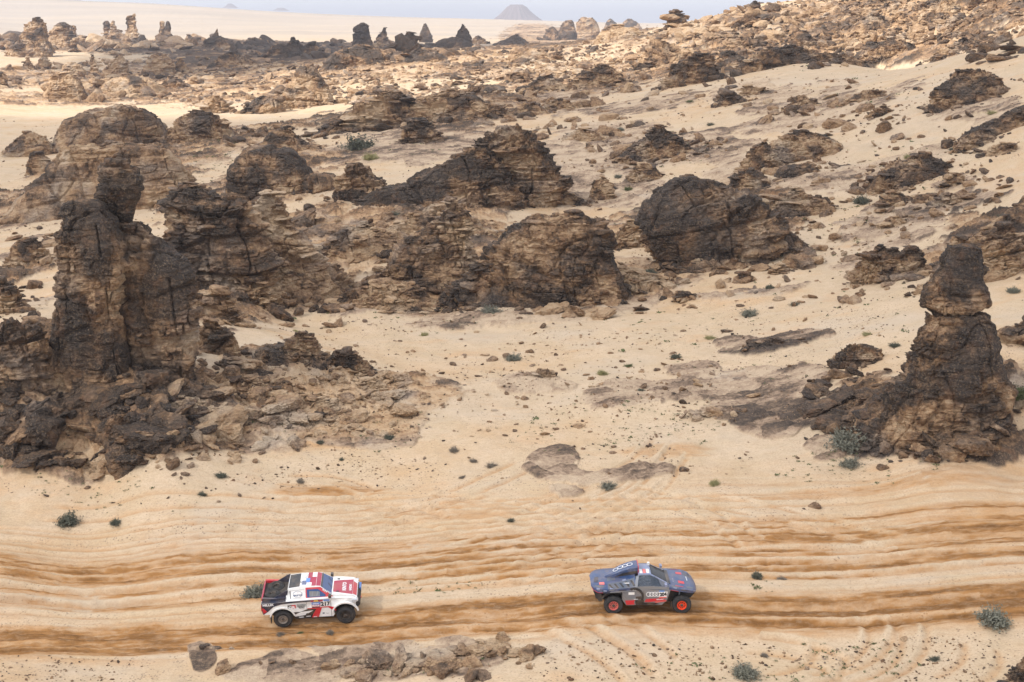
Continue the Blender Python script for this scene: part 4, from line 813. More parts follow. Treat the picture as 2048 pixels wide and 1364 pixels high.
# ---------------------------------------------------------------- shrubs and green tufts
def mat_leaf(name, c1, c2):
    M = NT(name); g = M.n('ShaderNodeNewGeometry').outputs['Position']
    M.set(M.b.inputs['Base Color'], M.mix(M.noise(7, 3, g), (*c1, 1), (*c2, 1))); M.b.inputs['Roughness'].default_value = .8; M.b.inputs['Specular IOR Level'].default_value = .2
    return M.m
LEAF = {'grey': mat_leaf('grey_twigs', (.13, .135, .10), (.25, .24, .19)), 'dark': mat_leaf('dark_twigs', (.075, .08, .055), (.15, .15, .115)),
        'yellow': mat_leaf('yellow_twigs', (.24, .23, .09), (.36, .32, .17)), 'green': mat_leaf('green_leaves', (.075, .095, .04), (.16, .175, .08)), 'dry': mat_leaf('dry_twigs', (.16, .13, .10), (.28, .24, .19))}
def shrub_mesh(seed, n, tall=.8):
    r = np.random.default_rng(seed); V, F = [], []; o = 0
    az = r.uniform(0, 6.283, n); el = np.arccos(r.uniform(.05, 1, n)); L = r.uniform(.45, 1, n)*(1 + .25*np.sin(az*2+seed))
    d = np.stack([np.sin(el)*np.cos(az), np.sin(el)*np.sin(az), np.cos(el)*tall], -1)
    p0 = r.normal(0, .10, (n, 3))*[1, 1, 0]
    for t0, t1, w0, w1 in ((0, .5, .016, .014), (.5, 1., .014, .006)):
        b = .22*r.normal(size=(n, 3))
        a_ = p0 + d*(L*t0)[:, None] + (0 if t0 == 0 else 1)*bb if t0 else p0
        bb = b*.35
        e_ = p0 + d*(L*t1)[:, None] + bb
        s_ = np.cross(d, r.normal(size=(n, 3))); s_ /= np.linalg.norm(s_, axis=1)[:, None] + 1e-6
        V.append(np.stack([a_-s_*w0, a_+s_*w0, e_+s_*w1, e_-s_*w1], 1).reshape(-1, 3)); F.append((np.arange(n)*4)[:, None] + np.arange(4)[None] + o); o += 4*n
    m = n*8; k = r.integers(0, n, m); t = r.uniform(.45, 1.05, m); c = p0[k] + d[k]*(L[k]*t)[:, None] + r.normal(0, .05, (m, 3))
    a1 = r.normal(size=(m, 3)); a1 /= np.linalg.norm(a1, axis=1)[:, None]; a2 = np.cross(a1, r.normal(size=(m, 3))); a2 /= np.linalg.norm(a2, axis=1)[:, None]
    ls, lw = .075, .026
    V.append(np.stack([c-a1*ls, c-a2*lw, c+a1*ls, c+a2*lw], 1).reshape(-1, 3)); F.append((np.arange(m)*4)[:, None] + np.arange(4)[None] + o)
    v = np.concatenate(V); v[:, 2] = np.maximum(v[:, 2], -.05)
    return v, F
SHP = {}
for col in LEAF:
    for k in range(2):
        v, f = shrub_mesh(60+k, 260 if k else 170, .75 if k else .6); me_o = mk('shrub', v, f, LEAF[col]); me_o.hide_render = False
        SHP[(col, k)] = me_o
        C.objects.unlink(me_o)
SHR = [(714,302,68,'dark','big round dark shrub in the sand hollow below the long rubbly ridge'),(1706,910,88,'grey','biggest grey shrub at the left foot of the hoodoo mound'),(1704,940,50,'grey','smaller grey shrub in front of the biggest grey shrub'),
 (2034,818,56,'green','bright green bush right of the hoodoo body'),(70,518,46,'dry','olive shrub on the flat topped rock left of the tower'),(510,1196,66,'grey','sprawling grey green shrub just behind the white pickup'),
 (132,1056,60,'dark','wide dark shrub on a small sand hump at the left'),(230,1056,26,'dark','small dark shrub right of the sand hump'),(1216,982,36,'grey','round grey green shrub beside the flat grey slabs'),(1430,974,24,'yellow','yellow green tuft right of the curving tracks'),
 (982,940,24,'dry','dry brown shrub left of the flat grey slabs'),(946,930,18,'dry','faint dry shrub near the dry brown shrub'),(925,958,16,'dry','dry twiggy clump below the faint dry shrub'),(1026,724,36,'grey','grey shrub on open sand above the thin slab stack'),
 (848,677,20,'yellow','yellow tuft on sand right of the spur'),(1205,757,22,'yellow','yellow tuft right of the thin slab stack'),(1258,738,20,'green','green tuft above the grey bedrock sheet'),(1352,720,24,'dark','dark shrub above the right of the grey bedrock sheet'),
 (1420,683,22,'yellow','yellow green shrub left of the dark flat slab'),(1500,632,36,'grey','low spreading shrub on the middle sand slope'),(1591,609,24,'dark','dark shrub on the middle sand slope below the split blocks'),(1300,556,32,'dark','dark shrub at the right foot of the central dome'),
 (980,636,40,'grey','grey green shrub at the left foot of the central dome'),(1726,408,34,'dark','dark shrub on orange sand right of the stepping ledges'),(1282,793,16,'dark','tiny dark shrub on the bedrock sheet'),(2030,586,30,'grey','pale grey shrub at the right edge beside the hoodoo cap'),
 (1736,670,22,'yellow','yellow tuft left of the hoodoo neck'),(1792,692,24,'dark','dark tuft just left of the hoodoo body'),(1996,1262,88,'grey','large grey shrub beside the tracks at the right edge'),(1516,1156,26,'dark','small dark shrub in the strip above the main track'),
 (1566,1160,26,'dry','dry clump right of the small dark shrub above the track'),(1492,1362,66,'grey','grey shrub cut by the bottom edge'),(1872,1324,26,'dark','dark clump in the lower right sand'),(1022,1046,16,'dark','tiny dark clump between two sets of tracks'),
 (908,908,26,'dry','dry spreading clump left of the pale tracks'),(640,893,18,'dark','dark tuft under the pale slabs'),(683,924,14,'dark','tiny dark tuft on sand under the pale slabs'),(778,884,24,'dark','dark twiggy tuft right of the pale slabs'),
 (600,968,20,'dry','dry tuft left of the first curving tracks'),(440,958,26,'dark','dark twiggy clump under the talus foot'),(402,992,24,'dark','low dark clump on the sand ripple at the left'),(552,628,18,'yellow','pale tuft below the middle slope'),(572,650,16,'grey','grey tuft below the pale tuft'),
 (684,570,22,'dark','dark shrub on the rocky slope above the grey slabs'),(796,402,26,'yellow','yellow green bush in the notch under the pyramid arm'),(740,325,34,'yellow','yellow grass clump on the bedrock below the big dark shrub'),(790,440,24,'grey','grey shrub right of the middle gully'),
 (1098,360,18,'green','green bush at the right foot of the dark pyramid'),(1256,384,20,'green','green shrub on sand right of the dark pyramid'),(1237,356,18,'grey','grey shrub above the green shrub right of the pyramid'),(1380,208,14,'green','green bush on the upper middle sand'),
 (820,242,32,'green','green tuft on top of the dark block pile'),(95,300,32,'yellow','pale green bush on bright sand at the left'),(1240,262,18,'grey','grey bush left of the heap of dark slabs'),(1422,250,16,'dark','dark bush right of the heap of dark slabs'),
 (1540,584,20,'dark','dark tuft left of the split blocks'),(1675,296,26,'grey','grey spreading shrub above the flat dark ledge'),(2030,462,48,'dark','dark shrub on the banded ridge at the right edge'),(1985,232,20,'yellow','yellow tuft under the black jagged ridge'),
 (1820,318,22,'yellow','yellow clump on the ragged black and tan outcrop'),(1870,352,24,'grey','grey clump below the ragged outcrop'),(1530,1316,20,'dry','dry clump at the lower right of the photo centre'),(590,660,14,'yellow','tiny yellow tuft above the knobbly spur rock'),(1905,300,12,'dark','tiny dark tuft left of the two part outcrop'),
 (1750,1290,12,'green','tiny green tuft below the tracks at the right'),(600,1268,14,'green','tiny green tuft below the white pickup'),(560,1272,20,'dry','dry tuft below the rear wheel of the pickup'),(660,1270,18,'dry','dry tuft below the front wheel of the pickup')]
for i, (px, py, wpx, col, lab) in enumerate(SHR):
    x, y, z = at(px, py); s = wpx/2*y/FPX*1.3
    o = SHP[(col, i % 2)].copy(); C.objects.link(o); o.name = 'shrub'
    o.location = (x, y + s*.5, float(gnd(x, y + s*.5)) - .03); o.scale = (s, s*.85, s*rr_.uniform(.8, 1.1)); o.rotation_euler = (0, 0, rr_.uniform(0, 6.28))
    tag(o, lab, 'shrub', 'desert shrubs growing on the sand')
for o in SHP.values():
    if not o.users_collection: bpy.data.objects.remove(o)
# ground cover: scattered little green plants
GZ = [(480,330,90,60,500),(150,950,150,50,160),(60,1300,70,50,160),(700,860,200,50,160),(1150,860,160,60,260),(1330,850,120,50,200),(1650,480,120,80,320),(1700,930,200,40,200),(1300,600,300,60,260),(1550,1330,300,40,160),
      (1680,1270,150,40,100),(700,600,200,50,200),(1250,470,100,40,120),(820,310,60,30,60),(1340,300,80,40,90),(1700,170,200,60,160),(1830,620,200,60,120),(950,1180,200,20,100),(1550,1185,130,20,120),(560,290,70,30,80),(1800,330,150,50,150),(520,430,60,40,60),(1500,720,400,60,160),(900,650,150,25,60),(850,1340,150,20,60),(250,1000,180,30,80)]
V, F = [], []; o_ = 0
for i, (px, py, hw, hh, n) in enumerate(GZ):
    n = int(n*.6); an, q = r.uniform(0, 6.283, n), np.sqrt(r.uniform(0, 1, n)); X, Y = at_many(px + hw*q*np.cos(an), py + hh*q*np.sin(an))
    kp = (fb2(X/2.2, Y/2.2, 2, 500+i) > -.1) & ~((Y > 58) & (Y < 62)); X, Y = X[kp], Y[kp]; m = 12; nn = len(X)
    s = .055*r.lognormal(0, .45, nn)*np.clip(Y/120, .8, 2.2)
    c = np.stack([X, Y, gnd(X, Y)], -1)[:, None, :] + r.normal(0, 1, (nn, m, 3))*s[:, None, None]*[1, 1, .25] + [0, 0, .03]
    a1 = r.normal(size=(nn, m, 3))*s[:, None, None]*.5; a2 = r.normal(size=(nn, m, 3))*s[:, None, None]*.28
    v = np.stack([c-a1, c-a2, c+a1, c+a2], 2).reshape(-1, 3); V.append(v); F.append((np.arange(nn*m)*4)[:, None] + np.arange(4) + o_); o_ += len(v)
tag(mk('ground_plants', np.concatenate(V), F, LEAF['green']), 'tiny green desert plants dotting the sand', kind='stuff')

# ---------------------------------------------------------------- rally cars
import bmesh
from mathutils.geometry import tessellate_polygon
def paint(name, col, rough=.32, coat=.35, metal=0., dust=.16):
    M = NT(name); tc = M.n('ShaderNodeTexCoord').outputs['Object']
    n = M.ramp(M.math('ADD', M.noise(2.2, 5, tc, .7), 0), (.42, (0, 0, 0)), (.75, (dust*2,)*3))
    M.set(M.b.inputs['Base Color'], M.mix(n, (*col, 1), rgb(.42, .30, .19))); M.set(M.b.inputs['Roughness'], M.math('ADD', rough, M.math('MULTIPLY', n, .6)))
    M.b.inputs['Coat Weight'].default_value = coat; M.b.inputs['Metallic'].default_value = metal; return M.m
P = {k: paint(k + '_paint', c) for k, c in dict(white=(.80, .80, .78), red=(.55, .02, .035), crimson=(.36, .012, .05), navy=(.018, .024, .05), black=(.014, .014, .016), blue=(.026, .060, .155), slate=(.075, .095, .13), skyblue=(.10, .25, .62), pink=(.75, .16, .14)).items()}
P['silver'] = paint('silver_paint', (.27, .285, .31), .28, .4, .5, .03); P['grey'] = paint('grey_paint', (.16, .175, .20), .35, .3)
P['lilac'] = paint('lilac_paint', (.19, .23, .36)); P['orange'] = paint('orange_paint', (.85, .07, .02), .4, .1, 0, .05); P['rose'] = paint('dusty_red_paint', (.62, .10, .09), .5, .0, 0, .3)
P['rubber'] = paint('rubber', (.018, .018, .019), .85, 0, 0, .06); P['sidewall'] = paint('sidewall_rubber', (.05, .05, .055), .8, 0, 0, .08)
P['alloy'] = paint('alloy', (.33, .30, .27), .5, 0, .5, .3); P['blackalloy'] = paint('black_alloy', (.03, .03, .032), .5, 0, .3, .15)
P['plastic'] = paint('black_plastic', (.02, .02, .021), .7, 0, 0, .12); P['ink'] = paint('black_lettering', (.015, .015, .018), .5, 0, 0, 0); P['letter'] = paint('white_lettering', (.82, .82, .82), .5, 0, 0, 0)
P['yellow'] = paint('yellow_paint', (.75, .42, .04)); P['lamp'] = paint('headlight_glass', (.55, .60, .66), .1, 1, .3, 0); P['redlamp'] = paint('tail_light_glass', (.45, .01, .01), .15, 1, 0, .05)
def glassm(name, col, alpha):
    M = NT(name); M.b.inputs['Base Color'].default_value = (*col, 1); M.b.inputs['Roughness'].default_value = .06; M.b.inputs['Coat Weight'].default_value = .6
    tp = M.n('ShaderNodeBsdfTransparent'); mx = M.n('ShaderNodeMixShader'); mx.inputs[0].default_value = alpha
    M.l.new(tp.outputs[0], mx.inputs[1]); M.l.new(M.b.outputs[0], mx.inputs[2]); M.l.new(mx.outputs[0], M.t.nodes['Material Output'].inputs['Surface']); return M.m
P['screen'] = glassm('blue_reflection_screen', (.015, .06, .20), .95); P['darkscreen'] = flatmat('dark_windscreen', (.015, .018, .022), .12, 0, .25).m; P['glass'] = glassm('side_glass', (.05, .07, .10), .45)  # screen: blue sky reflection put into the glass base colour

def bmobj(name, bm, mat, parent, smooth=False):
    me = bpy.data.meshes.new(name); bmesh.ops.recalc_face_normals(bm, faces=bm.faces); bm.to_mesh(me); bm.free()
    me.materials.append(mat)
    if smooth: me.polygons.foreach_set('use_smooth', np.ones(len(me.polygons), bool))
    o = bpy.data.objects.new(name, me); C.objects.link(o); o.parent = parent; return o
def prism_bm(poly, y0, y1, bev=.025, top=None):
    """side profile (x, z) extruded across the car; top(x, z) -> factor on y for tumblehome"""
    bm = bmesh.new(); n = len(poly); f = top or (lambda x, z: 1.)
    a = [bm.verts.new((x, y0*f(x, z), z)) for x, z in poly]; b = [bm.verts.new((x, y1*f(x, z), z)) for x, z in poly]
    for i in range(n): bm.faces.new((a[i], a[(i+1) % n], b[(i+1) % n], b[i]))
    bm.faces.new(a[::-1]); bm.faces.new(b)
    if bev: bmesh.ops.bevel(bm, geom=[e for e in bm.edges if len(e.link_faces) == 2 and e.calc_face_angle(0) > .35], offset=bev, segments=2, affect='EDGES', clamp_overlap=True)
    return bm
def prism(name, poly, y0, y1, mat, parent, bev=.025, top=None): return bmobj(name, prism_bm(poly, y0, y1, bev, top), mat, parent)
def plate(name, pts, mat, parent, thick=.004):
    """thin raised panel from coplanar 3-D points, pushed out along its own normal"""
    v = [Vector(p) for p in pts]; nrm = Vector((0, 0, 0))
    for i in range(len(v)): nrm += v[i].cross(v[(i+1) % len(v)])
    nrm.normalize(); bm = bmesh.new()
    a = [bm.verts.new(p) for p in v]; b = [bm.verts.new(p + nrm*thick) for p in v]; n = len(v)
    for i in range(n): bm.faces.new((a[i], a[(i+1) % n], b[(i+1) % n], b[i]))
    bm.faces.new(a[::-1]); bm.faces.new(b)
    return bmobj(name, bm, mat, parent)
def side(name, poly, mat, parent, y=-1.086, th=.004):
    """panel on the right flank; the points run anticlockwise as seen from outside"""
    A = sum(poly[i][0]*poly[(i+1) % len(poly)][1] - poly[(i+1) % len(poly)][0]*poly[i][1] for i in range(len(poly)))
    if A < 0: poly = poly[::-1]
    return plate(name, [(x, y, z) for x, z in poly], mat, parent, th)
def box(name, x0, x1, y0, y1, z0, z1, mat, parent, bev=.02):
    return prism(name, [(x0, z0), (x1, z0), (x1, z1), (x0, z1)], y0, y1, mat, parent, bev)
def text(name, s, size, M4, mat, parent, bold=.0, sx=1.):
    cu_ = bpy.data.curves.new(name, 'FONT'); cu_.body = s; cu_.size = size; cu_.align_x = 'CENTER'; cu_.align_y = 'CENTER'; cu_.extrude = .002; cu_.offset = bold
    tmp = bpy.data.objects.new(name, cu_); C.objects.link(tmp); dg = bpy.context.evaluated_depsgraph_get(); dg.update()
    me = bpy.data.meshes.new_from_object(tmp.evaluated_get(dg)); bpy.data.objects.remove(tmp); me.name = name
    me.transform(Matrix.Diagonal((sx, 1, 1, 1))); me.transform(M4); me.materials.clear(); me.materials.append(mat)
    o = bpy.data.objects.new(name, me); C.objects.link(o); o.parent = parent; return o
def frame(o, xa, ya):
    xa, ya = Vector(xa).normalized(), Vector(ya).normalized(); za = xa.cross(ya).normalized(); ya = za.cross(xa)
    return Matrix(((xa.x, ya.x, za.x, o[0]), (xa.y, ya.y, za.y, o[1]), (xa.z, ya.z, za.z, o[2]), (0, 0, 0, 1)))
def flank(x, z, y=-1.094, a=0): return frame((x, y, z), (math.cos(a), 0, math.sin(a)), (-math.sin(a), 0, math.cos(a)))
def lathe(prof, n=40, teeth=0):
    bm = bmesh.new(); R_ = []
    for k in range(n):
        a = 2*math.pi*k/n
        R_.append([bm.verts.new((math.cos(a)*(r_ + (.012 if teeth and k % 2 and r_ > .44 else 0)), y, math.sin(a)*(r_ + (.012 if teeth and k % 2 and r_ > .44 else 0)))) for r_, y in prof])
    for k in range(n):
        for j in range(len(prof)-1): bm.faces.new((R_[k][j], R_[(k+1) % n][j], R_[(k+1) % n][j+1], R_[k][j+1]))
    return bm
def wheel(parent, x, y, z, rimmat, spokes, steer=0., r=.47, wd=.32, out=-1, spare=False, name='wheel'):
    w_ = bpy.data.objects.new(name, None); C.objects.link(w_); w_.parent = parent; w_.location = (x, y, z); w_.rotation_euler = (0, .3, steer)
    h = wd/2
    tyre = lathe([(.235, -h+.03), (.26, -h), (.36, -h-.012), (.43, -h+.015), (r-.005, -h+.05), (r, -h+.09), (r+.004, 0), (r, h-.09), (r-.005, h-.05), (.43, h-.015), (.36, h+.012), (.26, h), (.235, h-.03)], 56, 1)
    bmobj('tyre', tyre, P['rubber'], w_)
    rim = lathe([(.24, -h+.02), (.235, -h-.004), (.205, -h+.0), (.195, -h+.04), (.19, h-.05), (.235, h-.02), (.24, h)], 40)
    for k in range(spokes):
        a = 2*math.pi*k/spokes; c, s_ = math.cos(a), math.sin(a); wv = .022
        for q, (r0, r1) in enumerate([(.06, .205)]):
            v = []
            for rr, ww in ((r0, wv*.9), (r1, wv)):
                for t in (-1, 1):
                    for yy in (-h+.035, -h+.075): v.append(bm_v := rim.verts.new((c*rr - s_*t*ww, yy, s_*rr + c*t*ww)))
            for f in ((0,2,3,1), (4,5,7,6), (0,1,5,4), (2,6,7,3), (0,4,6,2), (1,3,7,5)): rim.faces.new([v[i] for i in f])
    bmobj('rim', rim, rimmat, w_)
    bmobj('hub', lathe([(.0005, -h+.0), (.05, -h+.0), (.075, -h+.03), (.08, -h+.09), (.0005, -h+.1)], 20), P['blackalloy'], w_)
    dk = lathe([(.0005, -h+.12), (.19, -h+.12), (.19, -h+.13), (.0005, -h+.13)], 24); bmobj('brake_disc', dk, P['plastic'], w_)
    ring = lathe([(.37, -h-.014), (.375, -h-.017), (.385, -h-.017), (.39, -h-.010)], 40); bmobj('sidewall_band', ring, P['sidewall'], w_)
    for k, (s_, a0) in enumerate((('TYRE', 0),)): pass
    if out > 0: w_.rotation_euler = (0, .3, math.pi + steer)
    return w_
def arc(cx, cz, r, a0, a1, n=12): return [(cx + r*math.cos(R(a0 + (a1-a0)*i/n)), cz + r*math.sin(R(a0 + (a1-a0)*i/n))) for i in range(n+1)]
def place_car(root, px, py, Y0, yaw, wb, clear=.0, roll=0.):
    """stands the car so the near rear tyre meets the ground under photo pixel px, py"""
    x, y, z = at(px, py); c, s_ = math.cos(yaw), math.sin(yaw)
    def wpt(lx, ly): return x + c*lx - s_*ly, y + s_*lx + c*ly
    pts = [wpt(lx, ly) for ly in (0, 1.9) for lx in (0, wb)]
    g = [float(gnd(a, b)) for a, b in pts]
    zr, zf = (g[0]+g[2])/2, (g[1]+g[3])/2; pit = math.atan2(zf-zr, wb); rl = math.atan2((g[2]+g[3]-g[0]-g[1])/2, 1.9)
    ox, oy = wpt(0, .93)
    root.location = (ox, oy, zr + clear); root.rotation_mode = 'XYZ'; root.rotation_euler = (0, 0, 0)
    root.matrix_world = Matrix.Translation((ox, oy, zr + clear)) @ Matrix.Rotation(yaw, 4, 'Z') @ Matrix.Rotation(-pit, 4, 'Y') @ Matrix.Rotation(rl + roll, 4, 'X')
    root.rotation_euler = (Matrix.Rotation(yaw, 3, 'Z') @ Matrix.Rotation(-pit, 3, 'Y') @ Matrix.Rotation(rl + roll, 3, 'X')).to_euler()

# ---- white, red and navy rally pickup
pk = bpy.data.objects.new('rally_pickup', None); C.objects.link(pk)
tag(pk, 'white, red and navy rally pickup number 217 driving along the sandy track', 'rally pickup', 'rally cars racing along the track')
WB = 3.14
low = [(-.98, .92), (-.93, .80)] + arc(0, .52, .60, 152, 22, 12)[:] + [(.66, .50), (2.50, .46), (2.60, .60)] + arc(WB, .56, .64, 158, 28, 12) + \
      [(3.74, .98), (3.80, 1.15), (3.72, 1.33), (3.30, 1.44), (2.60, 1.50), (.25, 1.50), (-.30, 1.46), (-1.00, 1.47)]
body = prism('body', low, -1.08, 1.08, P['white'], pk, .04, lambda x, z: (1 - .16*sst(3.0, 3.8, x) - .05*sst(1.25, 1.5, z)*sst(2.2, 2.6, x)))
# the cab
def cab_w(x, z): return .86 - .20*(z-1.48)/.55
cabp = [(.20, 1.46), (2.62, 1.46), (1.98, 2.0), (1.75, 2.05), (.95, 2.05), (.36, 1.98)]
cabv = prism_bm(cabp, -1, 1, .035, cab_w); bmobj('cab', cabv, P['white'], pk)
def cy(z, e=.006): return -(cab_w(0, z) + e)
def cabplate(name, poly, mat, th=.004, e=.004):
    A = sum(poly[i][0]*poly[(i+1) % len(poly)][1] - poly[(i+1) % len(poly)][0]*poly[i][1] for i in range(len(poly)))
    if A < 0: poly = poly[::-1]
    return plate(name, [(x, cy(z, e), z) for x, z in poly], mat, pk, th)
cabplate('pillar', [(1.22, 1.49), (2.60, 1.49), (1.96, 1.985), (1.22, 1.985)], P['red'])
win = cabplate('side_window', [(1.28, 1.52), (2.18, 1.52), (2.22, 1.60), (1.84, 1.90), (1.28, 1.90)], P['screen'], .006, .009)
cabplate('window_opening', [(1.40, 1.55), (1.92, 1.55), (1.92, 1.78), (1.40, 1.82)], P['grey'], .004, .016)
for q in ((1.50, 1.62), (1.74, 1.66)): cabplate('window_bar', [(q[0], 1.57), (q[0]+.05, 1.57), (q[0]+.12, 1.80), (q[0]+.07, 1.80)], P['silver'], .004, .021)
cabplate('quarter_panel_outline', [(.44, 1.50), (1.16, 1.50), (1.16, 1.91), (.42, 1.88)], P['black'], .003, .004)
cabplate('quarter_panel', [(.47, 1.51), (1.20, 1.51), (1.20, 1.905), (.47, 1.87)], P['white'], .005, .005)
def cabf(x, z, e=.014):
    return frame((x, cy(z, e), z), (1, 0, 0), (0, .20/.55, 1))
badge = [(.82+.23*math.cos(a)*1.0, 1.70+.15*math.sin(a)) for a in np.linspace(.4, .4+2*math.pi, 9)[:-1]]
cabplate('badge_rim', [(.82+1.08*(x-.82), 1.70+1.1*(z-1.70)) for x, z in badge], P['blue'], .002, .0115); cabplate('badge', badge, P['white'], .003, .0125)
text('lettering', 'eurol', .17, cabf(.82, 1.665, .019), P['blue'], pk, .004, 1.15)
cabplate('badge_mark', [(.82, 1.79), (.86, 1.775), (.82, 1.76)], P['red'], .003, .016)
text('lettering', 'KINTO', .14, frame((2.27, cy(1.74, .014), 1.745), (.78, 0, -.62), (.4, .3, .80)), P['letter'], pk, .005, 1.1)
# windscreen and roof graphics
def wsp(x, y): # point on windscreen plane between (2.62,1.46) and (1.98,2.0)
    t = (x-1.98)/.64; z = 2.0 - .54*t; return (x, y*(cab_w(0, z)-.03), z)
plate('windscreen', [wsp(2.02, -.98), wsp(2.60, -.98), wsp(2.60, .98), wsp(2.02, .98)], P['screen'], pk, .010)
plate('sun_strip', [wsp(1.985, -.98), wsp(2.05, -.98), wsp(2.05, .98), wsp(1.985, .98)], P['black'], pk, .014)
for yy in (-.35, .35):
    plate('wiper', [wsp(2.55, yy), wsp(2.58, yy), wsp(2.30, yy+.42), wsp(2.28, yy+.40)], P['plastic'], pk, .018)
def roof(x0, x1, y0, y1, mat, name='roof_panel', z=2.051, th=.004): return plate(name, [(x0, y0, z), (x1, y0, z), (x1, y1, z), (x0, y1, z)], mat, pk, th)
rz = [(.38, 1.982), (.93, 2.048)]
plate('roof_panel', [(.38, -.62, 1.987), (.93, -.62, 2.052), (.93, .62, 2.052), (.38, .62, 1.987)], P['black'], pk, .005)
roof(1.52, 1.74, -.64, .20, P['crimson']); roof(1.30, 1.52, -.30, .64, P['crimson'])
plate('roof_panel', [(1.755, -.64, 2.050), (1.975, -.62, 2.003), (1.975, .62, 2.003), (1.755, .64, 2.050)], P['crimson'], pk, .005)
roof(1.02, 1.26, -.50, -.10, P['lilac'], z=2.0515); roof(1.22, 1.42, -.28, .10, P['skyblue'], z=2.0565)
text('lettering', '217', .22, frame((1.15, -.30, 2.060), (0, -1, 0), (1, 0, 0)), P['blue'], pk, .004)
roof(.96, .99, -.30, -.22, P['black'], 'roof_antenna_base', 2.052, .05)
box('roof_scoop', 1.02, 1.22, .12, .52, 2.04, 2.13, P['white'], pk, .03)
cabplate('roof_edge_strip', [(.34, 1.95), (.50, 1.99), (.26, 1.6), (.22, 1.6)], P['white'], .004, .012)
# bonnet
hood = prism('bonnet', [(2.50, 1.46), (3.70, 1.28), (3.76, 1.34), (3.55, 1.50), (3.0, 1.575), (2.50, 1.60)], -.84, .84, P['white'], pk, .04)
def hz_(x): return float(np.interp(x, [2.5, 3.0, 3.55, 3.74], [1.60, 1.575, 1.50, 1.36]))
def hoodp(name, pts, mat, th=.004, e=.003, par=None):
    xs = sorted(set([p[0] for p in pts])); return plate(name, [(x, y, hz_(x)+e) for x, y in pts], mat, par or hood, th)
hoodp('bonnet_panel', [(2.56, -.58), (3.0, -.70), (3.0, .50), (2.56, .44)], P['crimson']); hoodp('bonnet_panel', [(3.0, -.70), (3.54, -.78), (3.54, .60), (3.0, .50)], P['crimson'])
hoodp('bonnet_panel', [(3.55, -.73), (3.73, -.70), (3.73, .40), (3.55, .45)], P['red'])
text('lettering', 'KINTO', .26, frame((3.12, -.12, 1.577), (0, 1, 0), (-1, 0, .13)), P['letter'], hood, .008, .95)
text('lettering', 'GAZOO', .16, frame((3.42, -.18, 1.535), (0, 1, 0), (-1, 0, .13)), P['letter'], hood, .006, 1.)
for yy in (-.62, .55): hoodp('bonnet_vent', [(2.72, yy), (2.86, yy), (2.86, yy+.12), (2.72, yy+.12)], P['black'], .005, .004)
# front fender top, bumper and lights
for sy in (-1, 1):
    box('headlight', 3.50, 3.765, sy*.90-.11, sy*.90+.11, 1.20, 1.32, P['lamp'], pk, .03)
    box('wing_mirror', 2.36, 2.50, sy*1.02-.10, sy*1.02+.10, 1.56, 1.70, P['black'], pk, .04)
    box('tail_light', -1.02, -.90, sy*.99-.09, sy*.99+.09, 1.02, 1.34, P['redlamp'], pk, .02)
    box('mudflap', -.62, -.59, sy*.92-.15, sy*.92+.15, .28, .62, P['plastic'], pk, .006)
prism('bumper', [(3.70, 1.22), (3.86, 1.12), (3.90, .98), (3.78, .86), (3.62, .84), (3.62, 1.22)], -.92, .92, P['plastic'], pk, .04)
box('grille', 3.72, 3.80, -.62, .62, 1.14, 1.32, P['plastic'], pk, .02); box('tow_hook', 3.86, 3.94, -.30, -.22, .96, 1.02, P['red'], pk, .01)
box('bumper_sponsor_plate', 3.80, 3.905, .30, .80, 1.0, 1.20, P['skyblue'], pk, .02)
prism('skid_plate', [(-.70, .62), (-.55, .44), (3.45, .44), (3.66, .74), (3.5, .8), (-.6, .8)], -.62, .62, P['plastic'], pk, .02)
# livery on the flank: points (x, z)
side('livery_panel', [(-.99, 1.46), (-.42, 1.455), (-.40, 1.24), (-.70, .98), (-.93, .82), (-.98, .93)], P['navy'], body)
side('livery_panel', [(-.42, 1.455), (.25, 1.49), (1.9, 1.49), (1.9, 1.42), (.6, 1.40), (.0, 1.36), (-.40, 1.24)], P['navy'], body)
side('livery_panel', [(-.985, 1.18), (-.92, 1.22), (-.74, .99), (-.92, .90)], P['red'], body, -1.091)
text('lettering', 'HILUX', .17, flank(-.66, 1.365), P['letter'], body, .008, 1.1)
side('livery_panel', [(.30, 1.28), (.50, 1.28), (.50, 1.08), (.30, 1.08)], P['black'], body); side('livery_panel', [(.50, 1.28), (.70, 1.28), (.70, 1.08), (.50, 1.08)], P['red'], body)
text('lettering', 'GR', .19, flank(.50, 1.14), P['letter'], body, .008, 1.3)
for i, s_ in enumerate(('TOYOTA', 'GAZOO', 'Racing')): text('lettering', s_, .095, flank(.98, 1.265-.083*i), P['ink'], body, .003, 1.15)
side('livery_panel', [(.62, .72), (1.55, .90), (1.85, 1.0), (1.30, 1.0), (.9, .86), (.58, .86)], P['black'], body)
side('livery_panel', [(.62, .72), (1.30, .76), (1.55, .90), (.95, .86)], P['white'], body, -1.091)
side('livery_panel', [(.60, .50), (1.50, .50), (1.70, .72), (1.95, 1.02), (1.55, 1.02), (1.2, .76), (1.15, .66), (.60, .60)], P['black'], body, -1.0885)
side('livery_panel', [(1.45, .50), (1.80, .50), (1.98, 1.0), (2.0, 1.05), (1.25, 1.05), (1.30, 1.0), (1.72, .98), (1.55, .72)], P['red'], body, -1.094)
side('livery_panel', [(2.35, 1.08), (2.62, 1.02), (2.70, .80), (2.52, .86), (2.30, 1.02)], P['red'], body)
text('lettering', 'TAJIMA', .07, flank(.92, .555, -1.099), P['letter'], body, .003, 1.1); text('lettering', 'CALPINE', .055, flank(1.28, .58, -1.099), P['letter'], body, .003, 1.)
text('lettering', 'MOTUL', .05, flank(1.62, .53, -1.104), P['letter'], body, .003, 1.)
